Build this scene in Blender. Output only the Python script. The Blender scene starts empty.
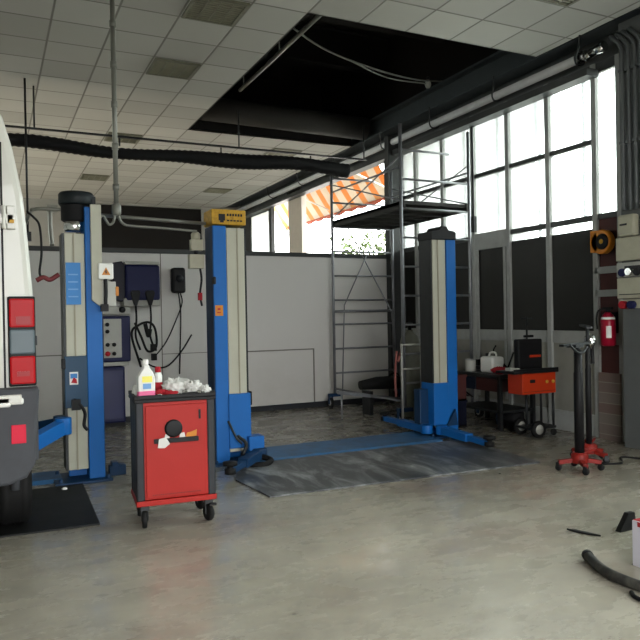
import bpy, math, random
from mathutils import Vector, Matrix, noise
PI = math.pi
scene = bpy.context.scene
COL = scene.collection
random.seed(7)

# ------------------------------------------------------------------ helpers
def lin(h):
    h = h.lstrip('#')
    r = []
    for i in (0, 2, 4):
        c = int(h[i:i+2], 16)/255
        r.append(c/12.92 if c <= .04045 else ((c+.055)/1.055)**2.4)
    return (*r, 1)

class MB:
    """collects shapes; build() links them as one mesh object"""
    def __init__(s): s.v, s.f, s.sm = [], [], []
    def _add(s, vs, fs, smooth=False):
        n = len(s.v); s.v += [tuple(v) for v in vs]
        s.f += [tuple(i+n for i in f) for f in fs]; s.sm += [smooth]*len(fs)
        return s
    def box(s, a, b, rot=None, piv=None):
        x0, y0, z0 = [min(p, q) for p, q in zip(a, b)]; x1, y1, z1 = [max(p, q) for p, q in zip(a, b)]
        vs = [Vector(p) for p in ((x0,y0,z0),(x1,y0,z0),(x1,y1,z0),(x0,y1,z0),(x0,y0,z1),(x1,y0,z1),(x1,y1,z1),(x0,y1,z1))]
        if rot is not None:
            c = Vector(piv) if piv else (Vector(a)+Vector(b))/2
            vs = [rot @ (v-c) + c for v in vs]
        return s._add(vs, [(0,3,2,1),(4,5,6,7),(0,1,5,4),(1,2,6,5),(2,3,7,6),(3,0,4,7)])
    def beam(s, p, q, w, h):
        """square bar from p to q, w wide and h high"""
        p, q = Vector(p), Vector(q); d = (q-p).normalized()
        u = Vector((0,0,1)) if abs(d.z) < .95 else Vector((0,1,0))
        a = d.cross(u).normalized(); b = a.cross(d).normalized()
        a *= w/2; b *= h/2
        vs = [p-a-b, p+a-b, p+a+b, p-a+b, q-a-b, q+a-b, q+a+b, q-a+b]
        return s._add(vs, [(0,1,2,3),(7,6,5,4),(0,4,5,1),(1,5,6,2),(2,6,7,3),(3,7,4,0)])
    def tube(s, pts, r, n=12, cap=True, closed=False):
        pts = [Vector(p) for p in pts]; m = len(pts)
        rr = r if isinstance(r, (list, tuple)) else [r]*m
        vs, fs = [], []; prev = None
        for i, p in enumerate(pts):
            a = pts[i-1] if (i or closed) else p
            b = pts[(i+1) % m] if (i < m-1 or closed) else p
            d = (b-a).normalized()
            if prev is None:
                u = Vector((0,0,1)) if abs(d.z) < .9 else Vector((1,0,0))
                x = d.cross(u).normalized()
            else:
                x = (prev - d*prev.dot(d)).normalized()
            prev = x; y = d.cross(x)
            for k in range(n):
                t = 2*PI*k/n
                vs.append(p + rr[i]*(math.cos(t)*x + math.sin(t)*y))
        for i in range(m if closed else m-1):
            for k in range(n):
                j = (i+1) % m; l = (k+1) % n
                fs.append((i*n+k, i*n+l, j*n+l, j*n+k))
        s._add(vs, fs, True)
        if cap and not closed:
            b0 = len(s.v)-len(vs)
            s.f += [tuple(b0+k for k in reversed(range(n))), tuple(b0+(m-1)*n+k for k in range(n))]; s.sm += [False]*2
        return s
    def lathe(s, prof, c=(0,0,0), axis='z', n=24):
        """prof = [(r, h)...] turned round the axis through c"""
        c = Vector(c); vs, fs = [], []; m = len(prof)
        ax = {'z': ((1,0,0),(0,1,0),(0,0,1)), 'x': ((0,1,0),(0,0,1),(1,0,0)), 'y': ((0,0,1),(1,0,0),(0,1,0))}[axis] if isinstance(axis, str) else axis
        X, Y, Z = [Vector(a) for a in ax]
        for r, h in prof:
            for k in range(n):
                t = 2*PI*k/n
                vs.append(c + X*(r*math.cos(t)) + Y*(r*math.sin(t)) + Z*h)
        for i in range(m-1):
            for k in range(n):
                l = (k+1) % n
                fs.append((i*n+k, i*n+l, (i+1)*n+l, (i+1)*n+k))
        s._add(vs, fs, True)
        b0 = len(s.v)-len(vs)
        if prof[0][0] > 1e-4: s.f.append(tuple(b0+k for k in reversed(range(n)))); s.sm.append(False)
        if prof[-1][0] > 1e-4: s.f.append(tuple(b0+(m-1)*n+k for k in range(n))); s.sm.append(False)
        return s
    def prism(s, poly, lo, hi, axis='z'):
        """2D polygon swept along an axis: z -> (x,y), y -> (x,z), x -> (y,z)"""
        def P(u, v, w): return {'z': (u,v,w), 'y': (u,w,v), 'x': (w,u,v)}[axis]
        n = len(poly)
        vs = [P(u,v,lo) for u,v in poly] + [P(u,v,hi) for u,v in poly]
        fs = [tuple(reversed(range(n))), tuple(range(n,2*n))] + [(i,(i+1)%n,n+(i+1)%n,n+i) for i in range(n)]
        ar = sum(poly[i][0]*poly[(i+1)%n][1]-poly[(i+1)%n][0]*poly[i][1] for i in range(n))
        if (ar < 0) != (axis == 'y'): fs = [tuple(reversed(f)) for f in fs]
        return s._add(vs, fs)
    def blob(s, c, r, seed=0, rough=.35, n=14, fr=3.0):
        vs, fs = [], []
        for i in range(n+1):
            for k in range(2*n):
                a, b = PI*i/n, PI*k/n
                d = Vector((math.sin(a)*math.cos(b), math.sin(a)*math.sin(b), math.cos(a)))
                q = 1 + rough*(noise.noise(d*fr + Vector((seed*7.3, seed, 0))) + .5*noise.noise(d*fr*2.7+Vector((0, seed*3.1, 0))))
                vs.append((c[0]+d.x*r[0]*q, c[1]+d.y*r[1]*q, c[2]+d.z*r[2]*q))
        for i in range(n):
            for k in range(2*n):
                l = (k+1) % (2*n)
                fs.append((i*2*n+k, (i+1)*2*n+k, (i+1)*2*n+l, i*2*n+l))
        return s._add(vs, fs, True)
    def grid(s, fn, nu, nv, smooth=True):
        vs = [fn(i/nu, j/nv) for i in range(nu+1) for j in range(nv+1)]
        fs = [(i*(nv+1)+j, (i+1)*(nv+1)+j, (i+1)*(nv+1)+j+1, i*(nv+1)+j+1) for i in range(nu) for j in range(nv)]
        return s._add(vs, fs, smooth)
    def build(s, name, m, parent=None, bevel=0, solid=0):
        me = bpy.data.meshes.new(name); me.from_pydata(s.v, [], s.f)
        me.polygons.foreach_set('use_smooth', s.sm); me.materials.append(m); me.update()
        o = bpy.data.objects.new(name, me); COL.objects.link(o)
        if parent: o.parent = parent
        if solid:
            md = o.modifiers.new('solid', 'SOLIDIFY'); md.thickness = solid; md.offset = 0
        if bevel:
            md = o.modifiers.new('bevel', 'BEVEL'); md.width = bevel; md.segments = 2; md.limit_method = 'ANGLE'; md.angle_limit = math.radians(50)
        return o

def tag(o, label=None, cat=None, group=None, kind=None):
    for k, v in (('label', label), ('category', cat), ('group', group), ('kind', kind)):
        if v: o[k] = v
    return o
def thing(name, label, cat, loc=(0,0,0), rz=0, group=None):
    o = bpy.data.objects.new(name, None); COL.objects.link(o); o.empty_display_size = .1
    o.location = loc; o.rotation_euler = (0, 0, rz)
    return tag(o, label, cat, group)
def struct(o): o['kind'] = 'structure'; return o
def place(o, loc, rz=0): o.location = loc; o.rotation_euler = (0,0,rz); return o
def copy_tree(o, parent=None):
    c = o.copy(); COL.objects.link(c)
    if parent: c.parent = parent
    for ch in [k for k in bpy.data.objects if k.parent == o]: copy_tree(ch, c)
    return c
def arc(c, r, a0, a1, n, u=(1,0,0), v=(0,0,1)):
    c, u, v = Vector(c), Vector(u), Vector(v)
    return [c + r*math.cos(a0+(a1-a0)*i/n)*u + r*math.sin(a0+(a1-a0)*i/n)*v for i in range(n+1)]
def spline(pts, n=8):
    P = [Vector(p) for p in pts]; P = [2*P[0]-P[1]] + P + [2*P[-1]-P[-2]]; out = []
    for i in range(1, len(P)-2):
        for k in range(n):
            t = k/n; a, b, c, d = P[i-1:i+3]
            out.append(.5*((2*b)+(c-a)*t+(2*a-5*b+4*c-d)*t*t+(3*b-a-3*c+d)*t**3))
    return out + [P[-2]]

# ------------------------------------------------------------------ materials
def new_mat(name):
    m = bpy.data.materials.new(name); m.use_nodes = True
    nt = m.node_tree; return m, nt, nt.nodes, nt.links, nt.nodes['Principled BSDF']
def mat(name, col, rough=.5, metal=0, dirt=.25, scale=6, bump=.05, dark=None, coat=0, spec=.28, fine=40):
    """a painted, worn surface: base colour broken by noise, uneven gloss, slight bump"""
    m, nt, N, L, b = new_mat(name)
    tc = N.new('ShaderNodeTexCoord')
    n1 = N.new('ShaderNodeTexNoise'); n1.inputs['Scale'].default_value = scale; n1.inputs['Detail'].default_value = 6; n1.inputs['Roughness'].default_value = .65
    n2 = N.new('ShaderNodeTexNoise'); n2.inputs['Scale'].default_value = fine; n2.inputs['Detail'].default_value = 3
    L.new(tc.outputs['Object'], n1.inputs['Vector']); L.new(tc.outputs['Object'], n2.inputs['Vector'])
    r = N.new('ShaderNodeMapRange'); r.inputs[1].default_value = .4; r.inputs[2].default_value = .75; r.inputs[4].default_value = dirt
    L.new(n1.outputs['Fac'], r.inputs[0])
    mx = N.new('ShaderNodeMix'); mx.data_type = 'RGBA'
    c = lin(col); mx.inputs[6].default_value = c
    mx.inputs[7].default_value = lin(dark) if dark else (c[0]*.45+.01, c[1]*.43+.01, c[2]*.4+.008, 1)
    L.new(r.outputs[0], mx.inputs[0]); L.new(mx.outputs[2], b.inputs['Base Color'])
    rr = N.new('ShaderNodeMapRange'); rr.inputs[3].default_value = max(.04, rough-.1); rr.inputs[4].default_value = min(1, rough+.12)
    L.new(n1.outputs['Fac'], rr.inputs[0]); L.new(rr.outputs[0], b.inputs['Roughness'])
    b.inputs['Metallic'].default_value = metal; b.inputs['Coat Weight'].default_value = coat
    b.inputs['Specular IOR Level'].default_value = spec
    if bump:
        bp = N.new('ShaderNodeBump'); bp.inputs['Strength'].default_value = bump; bp.inputs['Distance'].default_value = .01
        L.new(n2.outputs['Fac'], bp.inputs['Height']); L.new(bp.outputs[0], b.inputs['Normal'])
    return m

M = {}
M['blue'] = mat('blue paint', '#0a5ca4', .5, dirt=.18, scale=4)
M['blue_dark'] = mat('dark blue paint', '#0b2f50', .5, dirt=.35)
M['blue_worn'] = mat('worn blue floor paint', '#2a5f8c', .5, dirt=.75, scale=5, dark='#4a5257')
M['beige'] = mat('ivory grey cover', '#a9a898', .5, dirt=.18, scale=3)
M['red'] = mat('red paint', '#a21a10', .5, dirt=.22, scale=5, dark='#7d1710')
M['orange'] = mat('orange red paint', '#b23312', .4, dirt=.2)
M['jackred'] = mat('dirty red paint', '#8e2018', .5, dirt=.6, scale=14, dark='#2b1613')
M['black'] = mat('black plastic', '#0e0e10', .55, dirt=.2)
M['rubber'] = mat('black rubber', '#0b0b0b', .7, dirt=.3)
M['darkgrey'] = mat('charcoal paint', '#25272b', .5, dirt=.25)
M['bumper'] = mat('grey bumper plastic', '#3c3e42', .6, dirt=.3, scale=9)
M['steel'] = mat('galvanised steel', '#9a9c9a', .4, .3, dirt=.35, scale=12)
M['alu'] = mat('scaffold steel', '#85878a', .42, .5, dirt=.4, scale=9)
M['darksteel'] = mat('dark oily steel', '#303233', .45, .6, dirt=.5, scale=8)
M['frame'] = mat('grey painted window frame', '#9a9c98', .45, dirt=.35, scale=5)
M['framedark'] = mat('dark window bar', '#3c3e3d', .5, dirt=.3)
M['darkpanel'] = mat('dark sheet', '#232320', .5, dirt=.4, scale=2, dark='#201f1d', bump=.02)
M['lowpanel'] = mat('grey sheet', '#8a8980', .5, dirt=.35, scale=2.5)
M['white'] = mat('white enamel', '#c6c6bd', .35, dirt=.12, scale=3, coat=.3)
M['whiteplastic'] = mat('white plastic', '#dcdcd6', .45, dirt=.1)
M['yellow'] = mat('yellow sign plate', '#b98e22', .5, dirt=.6, scale=22, dark='#4a3a14')
M['orangeplastic'] = mat('orange plastic', '#c47a1e', .4, dirt=.2)
M['navy'] = mat('navy enamel', '#0b1240', .5, dirt=.15)
M['navydark'] = mat('dark navy', '#090c1e', .45, dirt=.2)
M['greypanel'] = mat('pale grey panel', '#a7a79f', .45, dirt=.2)
M['boxbeige'] = mat('beige switch box', '#aaa894', .5, dirt=.25, scale=9)
M['column'] = mat('grey column paint', '#5d605f', .6, dirt=.35, scale=3)
M['wood'] = mat('brown wood', '#5a3a25', .6, dirt=.4, scale=10)
M['maroon'] = mat('dark red board', '#4a2522', .6, dirt=.4, scale=5)
M['brick'] = mat('old brick', '#6a5850', .8, dirt=.5, scale=10)
M['extred'] = mat('extinguisher red', '#93102a', .3, dirt=.15)
M['pink'] = mat('pink label', '#e86f9a', .5, dirt=.1)
M['labelyellow'] = mat('yellow print', '#e9df6a', .5, dirt=.1)
M['labelblue'] = mat('pale blue label', '#3577b5', .5, dirt=.12)
M['bluelight'] = mat('light blue print', '#6f9ccb', .5, dirt=.1)
M['paper'] = mat('crumpled paper', '#d2d1cb', .8, dirt=.15, scale=20)
M['redcloth'] = mat('red rag', '#a5202a', .8, dirt=.3, scale=20)
M['rail'] = mat('black duct cloth', '#0e0e0f', .75, dirt=.2, scale=12, bump=.4)
M['pipe'] = mat('grey conduit', '#76776f', .4, .3, dirt=.2)
M['lightfixture'] = mat('grey louvre', '#6a6a5a', .5, dirt=.3, scale=20)
M['concrete_far'] = mat('dark plaster', '#3f3c38', .85, dirt=.35, scale=1.5)
M['wallgrey'] = mat('grey plaster', '#8f8d86', .8, dirt=.25, scale=1.5)
M['void'] = mat('shade-dark void', '#14110f', .8, dirt=.4, scale=2, spec=.2)  # near-black colour carries the darkness of unlit roof space and opening
M['canopy'] = mat('pale yellow canopy', '#6f6b49', .7, dirt=.15, scale=2)
M['asphalt'] = mat('pale yard concrete', '#b6b4ac', .9, dirt=.3, scale=1)
M['amber'] = mat('amber plastic', '#b98d2c', .5, dirt=.2)
M['brownstain'] = mat('oil patch', '#41403b', .5, dirt=.5)

M['paleblue'] = mat('pale blue sash', '#6f8286', .6, dirt=.1)
M['conduitgrey'] = mat('column conduit grey', '#5f6364', .4, .3, dirt=.25)
def simple(name, col, rough=.2, **kw):
    m, nt, N, L, b = new_mat(name); b.inputs['Base Color'].default_value = lin(col); b.inputs['Roughness'].default_value = rough
    for k, v in kw.items(): b.inputs[k].default_value = v
    return m
M['lensred'] = simple('red lamp lens', '#a3060e', .35, **{'Specular IOR Level': .15})
M['lensred2'] = simple('dark red lamp lens', '#8e0d12', .35, **{'Specular IOR Level': .25})
M['lensclear'] = simple('clear grey lamp lens', '#4f5c61', .35, **{'Specular IOR Level': .3})
M['reflector'] = simple('pink red reflector', '#c41434', .4, **{'Specular IOR Level': .2})
M['chrome'] = simple('chrome', '#c9cac8', .18, Metallic=1.0)
M['darkglass'] = simple('dark car glass', '#0a0d0f', .06)

def glass_mat(name, tint, refl=.07, haze=0):
    m, nt, N, L, b = new_mat(name); N.remove(b)
    out = N['Material Output']
    t = N.new('ShaderNodeBsdfTransparent'); t.inputs[0].default_value = lin(tint)
    g = N.new('ShaderNodeBsdfGlossy'); g.inputs['Roughness'].default_value = .03
    fr = N.new('ShaderNodeFresnel'); fr.inputs[0].default_value = 1.35
    x = N.new('ShaderNodeMixShader'); L.new(fr.outputs[0], x.inputs[0]); L.new(t.outputs[0], x.inputs[1]); L.new(g.outputs[0], x.inputs[2])
    last = x
    if haze:
        tr = N.new('ShaderNodeBsdfTranslucent'); tr.inputs[0].default_value = lin('#eef2f0')
        y = N.new('ShaderNodeMixShader'); y.inputs[0].default_value = haze
        L.new(x.outputs[0], y.inputs[1]); L.new(tr.outputs[0], y.inputs[2]); last = y
    L.new(last.outputs[0], out.inputs[0]); return m
M['glass'] = glass_mat('window glass', '#eef4f2', haze=.12)

# concrete floor: pale worn concrete, broad oily darkening, reddish drift, fine specks, uneven polish
def floor_mat():
    m, nt, N, L, b = new_mat('worn polished concrete')
    tc = N.new('ShaderNodeTexCoord')
    def ns(sc, det, ro=.6, st=(1,1,1), rot=0, dist=0):
        mp = N.new('ShaderNodeMapping'); mp.inputs['Scale'].default_value = st; mp.inputs['Rotation'].default_value = (0,0,rot)
        n = N.new('ShaderNodeTexNoise'); n.inputs['Scale'].default_value = sc; n.inputs['Detail'].default_value = det; n.inputs['Roughness'].default_value = ro; n.inputs['Distortion'].default_value = dist
        L.new(tc.outputs['Object'], mp.inputs[0]); L.new(mp.outputs[0], n.inputs['Vector']); return n.outputs['Fac']
    def rng(src, a, z, lo=0, hi=1):
        r = N.new('ShaderNodeMapRange'); r.inputs[1].default_value = a; r.inputs[2].default_value = z; r.inputs[3].default_value = lo; r.inputs[4].default_value = hi
        L.new(src, r.inputs[0]); return r.outputs[0]
    def mix(f, a, c):
        x = N.new('ShaderNodeMix'); x.data_type = 'RGBA'; L.new(f, x.inputs[0])
        if isinstance(a, tuple): x.inputs[6].default_value = a
        else: L.new(a, x.inputs[6])
        x.inputs[7].default_value = c; return x.outputs[2]
    c = mix(rng(ns(.9, 5), .35, .65), lin('#afa999'), lin('#9c9788'))
    c = mix(rng(ns(1.1, 9, .75, (1,1.8,1), .35, .4), .45, .72, 0, .5), c, lin('#77716a'))
    c = mix(rng(ns(.55, 4, .6, (1,1,1), .2), .52, .68, 0, .55), c, lin('#8a7368'))
    c = mix(rng(ns(6, 9, .75, (1,1.7,1), .25, .3), .50, .78, 0, .35), c, lin('#6c6860'))
    c = mix(rng(ns(30, 4, .7), .62, .75, 0, .5), c, lin('#504c46'))
    # the oily working area round the lifts and the darker back part
    sx = N.new('ShaderNodeSeparateXYZ'); L.new(tc.outputs['Object'], sx.inputs[0])
    bk = N.new('ShaderNodeMath'); bk.operation = 'LESS_THAN'; bk.inputs[1].default_value = 10.6; L.new(sx.outputs['Y'], bk.inputs[0])
    wob = N.new('ShaderNodeMath'); wob.operation = 'MULTIPLY_ADD'; wob.inputs[1].default_value = 2.2; L.new(ns(1.1, 5), wob.inputs[0]); L.new(sx.outputs['Y'], wob.inputs[2])
    mb_ = N.new('ShaderNodeMath'); mb_.operation = 'MULTIPLY'; L.new(rng(wob.outputs[0], 5.2, 8.2, 0, .72), mb_.inputs[0]); L.new(bk.outputs[0], mb_.inputs[1])
    c = mix(mb_.outputs[0], c, lin('#5f5b51'))
    v = N.new('ShaderNodeTexVoronoi'); v.inputs['Scale'].default_value = 1.9; L.new(tc.outputs['Object'], v.inputs['Vector'])
    c = mix(rng(v.outputs['Distance'], .022, .034, .8, 0), c, lin('#38352f'))
    L.new(c, b.inputs['Base Color'])
    ro = rng(ns(2.2, 7, .7, (1,2,1), .3), .35, .65, .11, .42)
    L.new(ro, b.inputs['Roughness']); b.inputs['Specular IOR Level'].default_value = .5
    bp = N.new('ShaderNodeBump'); bp.inputs['Strength'].default_value = .1; bp.inputs['Distance'].default_value = .02
    L.new(ns(5, 6, .6), bp.inputs['Height']); L.new(bp.outputs[0], b.inputs['Normal'])
    return m

def tile_mat(pitch, ox, oy):
    m, nt, N, L, b = new_mat('mineral ceiling tiles')
    tc = N.new('ShaderNodeTexCoord'); sx = N.new('ShaderNodeSeparateXYZ'); L.new(tc.outputs['Object'], sx.inputs[0])
    def op(o, a, bb, c=None):
        n = N.new('ShaderNodeMath'); n.operation = o
        for i, q in enumerate((a, bb, c)):
            if q is None: continue
            if isinstance(q, (int, float)): n.inputs[i].default_value = q
            else: L.new(q, n.inputs[i])
        return n.outputs[0]
    es, cells = [], []
    for ax, o in (('X', ox), ('Y', oy)):
        u = op('DIVIDE', op('SUBTRACT', sx.outputs[ax], o), pitch)
        fr = op('FRACT', u, None); cells.append(op('FLOOR', u, None))
        es.append(op('MINIMUM', fr, op('SUBTRACT', 1, fr)))
    e = op('MINIMUM', es[0], es[1])
    r = N.new('ShaderNodeMapRange'); r.inputs[1].default_value = .010; r.inputs[2].default_value = .026; L.new(e, r.inputs[0])
    cb = N.new('ShaderNodeCombineXYZ'); L.new(cells[0], cb.inputs[0]); L.new(cells[1], cb.inputs[1])
    wn = N.new('ShaderNodeTexWhiteNoise'); wn.noise_dimensions = '2D'; L.new(cb.outputs[0], wn.inputs['Vector'])
    x = N.new('ShaderNodeMix'); x.data_type = 'RGBA'; x.inputs[6].default_value = lin('#b2b2ab'); x.inputs[7].default_value = lin('#a09f98'); L.new(wn.outputs[0], x.inputs[0])
    y = N.new('ShaderNodeMix'); y.data_type = 'RGBA'; y.inputs[6].default_value = lin('#6f6d66'); L.new(x.outputs[2], y.inputs[7]); L.new(r.outputs[0], y.inputs[0])
    n = N.new('ShaderNodeTexNoise'); n.inputs['Scale'].default_value = 1.2; n.inputs['Detail'].default_value = 5; L.new(tc.outputs['Object'], n.inputs['Vector'])
    rr = N.new('ShaderNodeMapRange'); rr.inputs[1].default_value = .45; rr.inputs[2].default_value = .75; rr.inputs[4].default_value = .3; L.new(n.outputs['Fac'], rr.inputs[0])
    z = N.new('ShaderNodeMix'); z.data_type = 'RGBA'; L.new(rr.outputs[0], z.inputs[0]); L.new(y.outputs[2], z.inputs[6]); z.inputs[7].default_value = lin('#a09e94')
    L.new(z.outputs[2], b.inputs['Base Color']); b.inputs['Roughness'].default_value = .85
    bp = N.new('ShaderNodeBump'); bp.inputs['Strength'].default_value = .5; bp.inputs['Distance'].default_value = .008
    L.new(r.outputs[0], bp.inputs['Height']); L.new(bp.outputs[0], b.inputs['Normal'])
    return m

def partition_mat():
    m, nt, N, L, b = new_mat('scuffed white partition')
    tc = N.new('ShaderNodeTexCoord'); sx = N.new('ShaderNodeSeparateXYZ'); L.new(tc.outputs['Object'], sx.inputs[0])
    n = N.new('ShaderNodeTexNoise'); n.inputs['Scale'].default_value = 1.6; n.inputs['Detail'].default_value = 8; n.inputs['Roughness'].default_value = .7; L.new(tc.outputs['Object'], n.inputs['Vector'])
    # scuffs gather on the lower metre of the wall
    r = N.new('ShaderNodeMapRange'); r.inputs[1].default_value = 1.25; r.inputs[2].default_value = .2; r.inputs[3].default_value = .1; r.inputs[4].default_value = .55; L.new(sx.outputs['Z'], r.inputs[0])
    mu = N.new('ShaderNodeMath'); mu.operation = 'MULTIPLY'; L.new(n.outputs['Fac'], mu.inputs[0]); L.new(r.outputs[0], mu.inputs[1])
    x = N.new('ShaderNodeMix'); x.data_type = 'RGBA'; x.inputs[6].default_value = lin('#cfcdc8'); x.inputs[7].default_value = lin('#8f8a7d'); L.new(mu.outputs[0], x.inputs[0])
    L.new(x.outputs[2], b.inputs['Base Color']); b.inputs['Roughness'].default_value = .6
    return m

def mat_mat():
    m, nt, N, L, b = new_mat('scratched rubber mat')
    tc = N.new('ShaderNodeTexCoord'); mp = N.new('ShaderNodeMapping'); mp.inputs['Scale'].default_value = (1.6, .5, 1); mp.inputs['Rotation'].default_value = (0,0,.3); L.new(tc.outputs['Object'], mp.inputs[0])
    n = N.new('ShaderNodeTexNoise'); n.inputs['Scale'].default_value = 2.3; n.inputs['Detail'].default_value = 8; n.inputs['Roughness'].default_value = .7; n.inputs['Distortion'].default_value = .8; L.new(mp.outputs[0], n.inputs['Vector'])
    r = N.new('ShaderNodeMapRange'); r.inputs[1].default_value = .47; r.inputs[2].default_value = .7; r.inputs[4].default_value = .8; L.new(n.outputs['Fac'], r.inputs[0])
    x = N.new('ShaderNodeMix'); x.data_type = 'RGBA'; x.inputs[6].default_value = lin('#37393c'); x.inputs[7].default_value = lin('#a5a8a7'); L.new(r.outputs[0], x.inputs[0])
    L.new(x.outputs[2], b.inputs['Base Color'])
    q = N.new('ShaderNodeMapRange'); q.inputs[3].default_value = .3; q.inputs[4].default_value = .6; L.new(n.outputs['Fac'], q.inputs[0]); L.new(q.outputs[0], b.inputs['Roughness'])
    return m

def awning_mat():
    m, nt, N, L, b = new_mat('orange striped awning cloth')
    tc = N.new('ShaderNodeTexCoord'); sx = N.new('ShaderNodeSeparateXYZ'); L.new(tc.outputs['Object'], sx.inputs[0])
    a = N.new('ShaderNodeMath'); a.operation = 'MULTIPLY'; a.inputs[1].default_value = 1.6; L.new(sx.outputs['Y'], a.inputs[0])
    f = N.new('ShaderNodeMath'); f.operation = 'FRACT'; L.new(a.outputs[0], f.inputs[0])
    g = N.new('ShaderNodeMath'); g.operation = 'GREATER_THAN'; g.inputs[1].default_value = .42; L.new(f.outputs[0], g.inputs[0])
    x = N.new('ShaderNodeMix'); x.data_type = 'RGBA'; x.inputs[6].default_value = lin('#c58a4c'); x.inputs[7].default_value = lin('#bdb3a2'); L.new(g.outputs[0], x.inputs[0])
    L.new(x.outputs[2], b.inputs['Base Color']); b.inputs['Roughness'].default_value = .9
    t = N.new('ShaderNodeBsdfTranslucent'); L.new(x.outputs[2], t.inputs[0])
    s = N.new('ShaderNodeMixShader'); s.inputs[0].default_value = .38
    L.new(b.outputs[0], s.inputs[1]); L.new(t.outputs[0], s.inputs[2]); L.new(s.outputs[0], N['Material Output'].inputs[0])
    return m

def brick_mat():
    m, nt, N, L, b = new_mat('pale brick patch')
    tc = N.new('ShaderNodeTexCoord'); mp = N.new('ShaderNodeMapping'); mp.inputs['Rotation'].default_value = (PI/2, 0, PI/2); L.new(tc.outputs['Object'], mp.inputs[0])
    br = N.new('ShaderNodeTexBrick'); br.inputs['Scale'].default_value = 4; br.inputs['Color1'].default_value = lin('#6a564c'); br.inputs['Color2'].default_value = lin('#77706a'); br.inputs['Mortar'].default_value = lin('#8a857c'); L.new(mp.outputs[0], br.inputs['Vector'])
    L.new(br.outputs['Color'], b.inputs['Base Color']); b.inputs['Roughness'].default_value = .9
    return m

CH = 4.73            # suspended ceiling height
WX = 6.7             # inner face of the window wall
PY = 10.55           # face of the white partition

# ------------------------------------------------------------------ the setting
struct(MB().box((-6.2,-3.2,-.15), (6.95,19.4,0)).build('floor', floor_mat()))
tm = tile_mat(.605, .643, 6.53)
HX0, HX1, HY0, HY1 = 3.063, 6.2, 6.53, 11.37
cb = MB()
cb.box((-6.2,-3.2,CH), (HX0,19.4,CH+.02)); cb.box((HX0,-3.2,CH), (HX1,HY0,CH+.02)); cb.box((HX0,HY1,CH), (HX1,19.4,CH+.02))
struct(cb.build('ceiling', tm))
# the shell above the suspended ceiling, seen through the missing tiles
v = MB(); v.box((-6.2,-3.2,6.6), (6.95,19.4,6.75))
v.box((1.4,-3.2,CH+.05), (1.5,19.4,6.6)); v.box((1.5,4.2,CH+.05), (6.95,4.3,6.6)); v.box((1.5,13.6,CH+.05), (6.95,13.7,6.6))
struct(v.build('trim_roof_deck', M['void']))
for i, y in enumerate((7.4, 9.1, 10.8)):
    g = MB(); g.box((1.5,y-.09,5.95),(6.7,y+.09,5.98)); g.box((1.5,y-.012,5.98),(6.7,y+.012,6.57)); g.box((1.5,y-.09,6.57),(6.7,y+.09,6.6))
    struct(g.build('trim_roof_beam', M['void']))
for z0, z1, y0, y1 in ((CH-.03, CH+.34, HY0-.02, HY0), (CH-.005, CH+.2, HY1, HY1+.02)):
    struct(MB().box((HX0,y0,max(z0,CH)), (HX1,y1,z1)).build('trim_ceiling_edge', M['void']))
# edge rails of the opening
e = MB(); e.tube([(3.2,6.5,CH+.25),(3.2,11.35,CH+.25)], .035); e.box((3.066,6.53,CH+.02),(3.10,11.37,CH+.3))
struct(e.build('trim_opening_side', M['void']))
d = MB(); d.tube([(3.47,6.4,5.0),(3.49,9.9,5.0)], .028, 10); 
for y in (7.0, 8.3, 9.7): d.tube([(3.48,y,5.0),(3.48,y,6.6)], .008, 6)
tag(d.build('ceiling_pipe', M['pipe']), 'thin grey pipe running inside the left edge of the dark ceiling opening', 'pipe')
d = MB(); d.tube([(3.2,11.02,5.02),(6.3,11.02,4.98)], .2, 20)
tag(d.build('ventilation_duct', mat('dull duct metal', '#2a2825', .7, dirt=.3, spec=.3)), 'round dark ventilation duct crossing the back of the ceiling opening', 'duct')
c = MB(); c.tube(spline([(3.3,8.2,5.5),(4.19,8.54,5.28),(5.07,8.7,5.17),(5.9,8.8,5.14),(6.62,8.83,5.2)]), .014, 8)
c.tube(spline([(4.2,8.54,5.27),(4.7,8.55,5.15),(5.4,8.75,5.08),(6.2,8.85,5.12)]), .010, 8)
tag(c.build('hanging_cable', M['pipe']), 'pair of sagging grey cables hanging across the dark ceiling opening', 'cable')
b = thing('hanging_bulb', 'small pale bulb holder hanging at the end of the sagging ceiling cables', 'bulb', (6.2,8.85,5.06))
MB().lathe([(.03,0),(.045,.03),(.05,.06),(.035,.1),(.02,.12)]).build('bulb', M['greypanel'], b)
MB().lathe([(.025,.12),(.025,.16),(.01,.18)]).build('bulb_socket', M['black'], b)

# window wall (right)
w = MB()
w.box((WX,4.6,0), (WX+.2,5.72,6.6)); w.box((WX,-3.2,0),(WX+.2,4.6,1.2)); w.box((WX,-3.2,4.5),(WX+.2,4.6,6.6)); w.box((WX,-3.2,1.2),(WX+.2,.2,4.5)); w.box((WX,4.5,1.2),(WX+.2,4.6,4.5))                  # solid beside the column
w.box((WX,5.72,4.56), (WX+.2,19.4,6.6))                 # above the glazing
w.box((WX,10.68,0), (WX+.2,19.4,2.62))                  # below the far windows
struct(w.build('wall_right', M['column']))
struct(MB().box((WX-.012,4.31,4.9),(WX-.002,13.59,6.6)).build('trim_void_shade', M['void']))  # added dark sheet paints the wall as unlit inside the roof void
s = MB(); s.box((6.32,-3.2,4.78),(6.6,19.4,4.81)); s.box((6.45,-3.2,4.81),(6.475,19.4,5.09)); s.box((6.32,-3.2,5.09),(6.6,19.4,5.12))
struct(s.build('trim_roof_girder', mat('blue grey girder', '#33393b', .5, dirt=.3)))
w = MB(); w.box((-6.2,19.2,0),(2.1,19.4,6.6)); w.box((5.55,19.2,0),(6.7,19.4,6.6)); w.box((2.1,19.2,4.68),(5.55,19.4,6.6)); w.box((2.1,19.2,0),(5.55,19.4,2.9))
struct(w.build('wall_back', M['wallgrey']))
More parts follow.
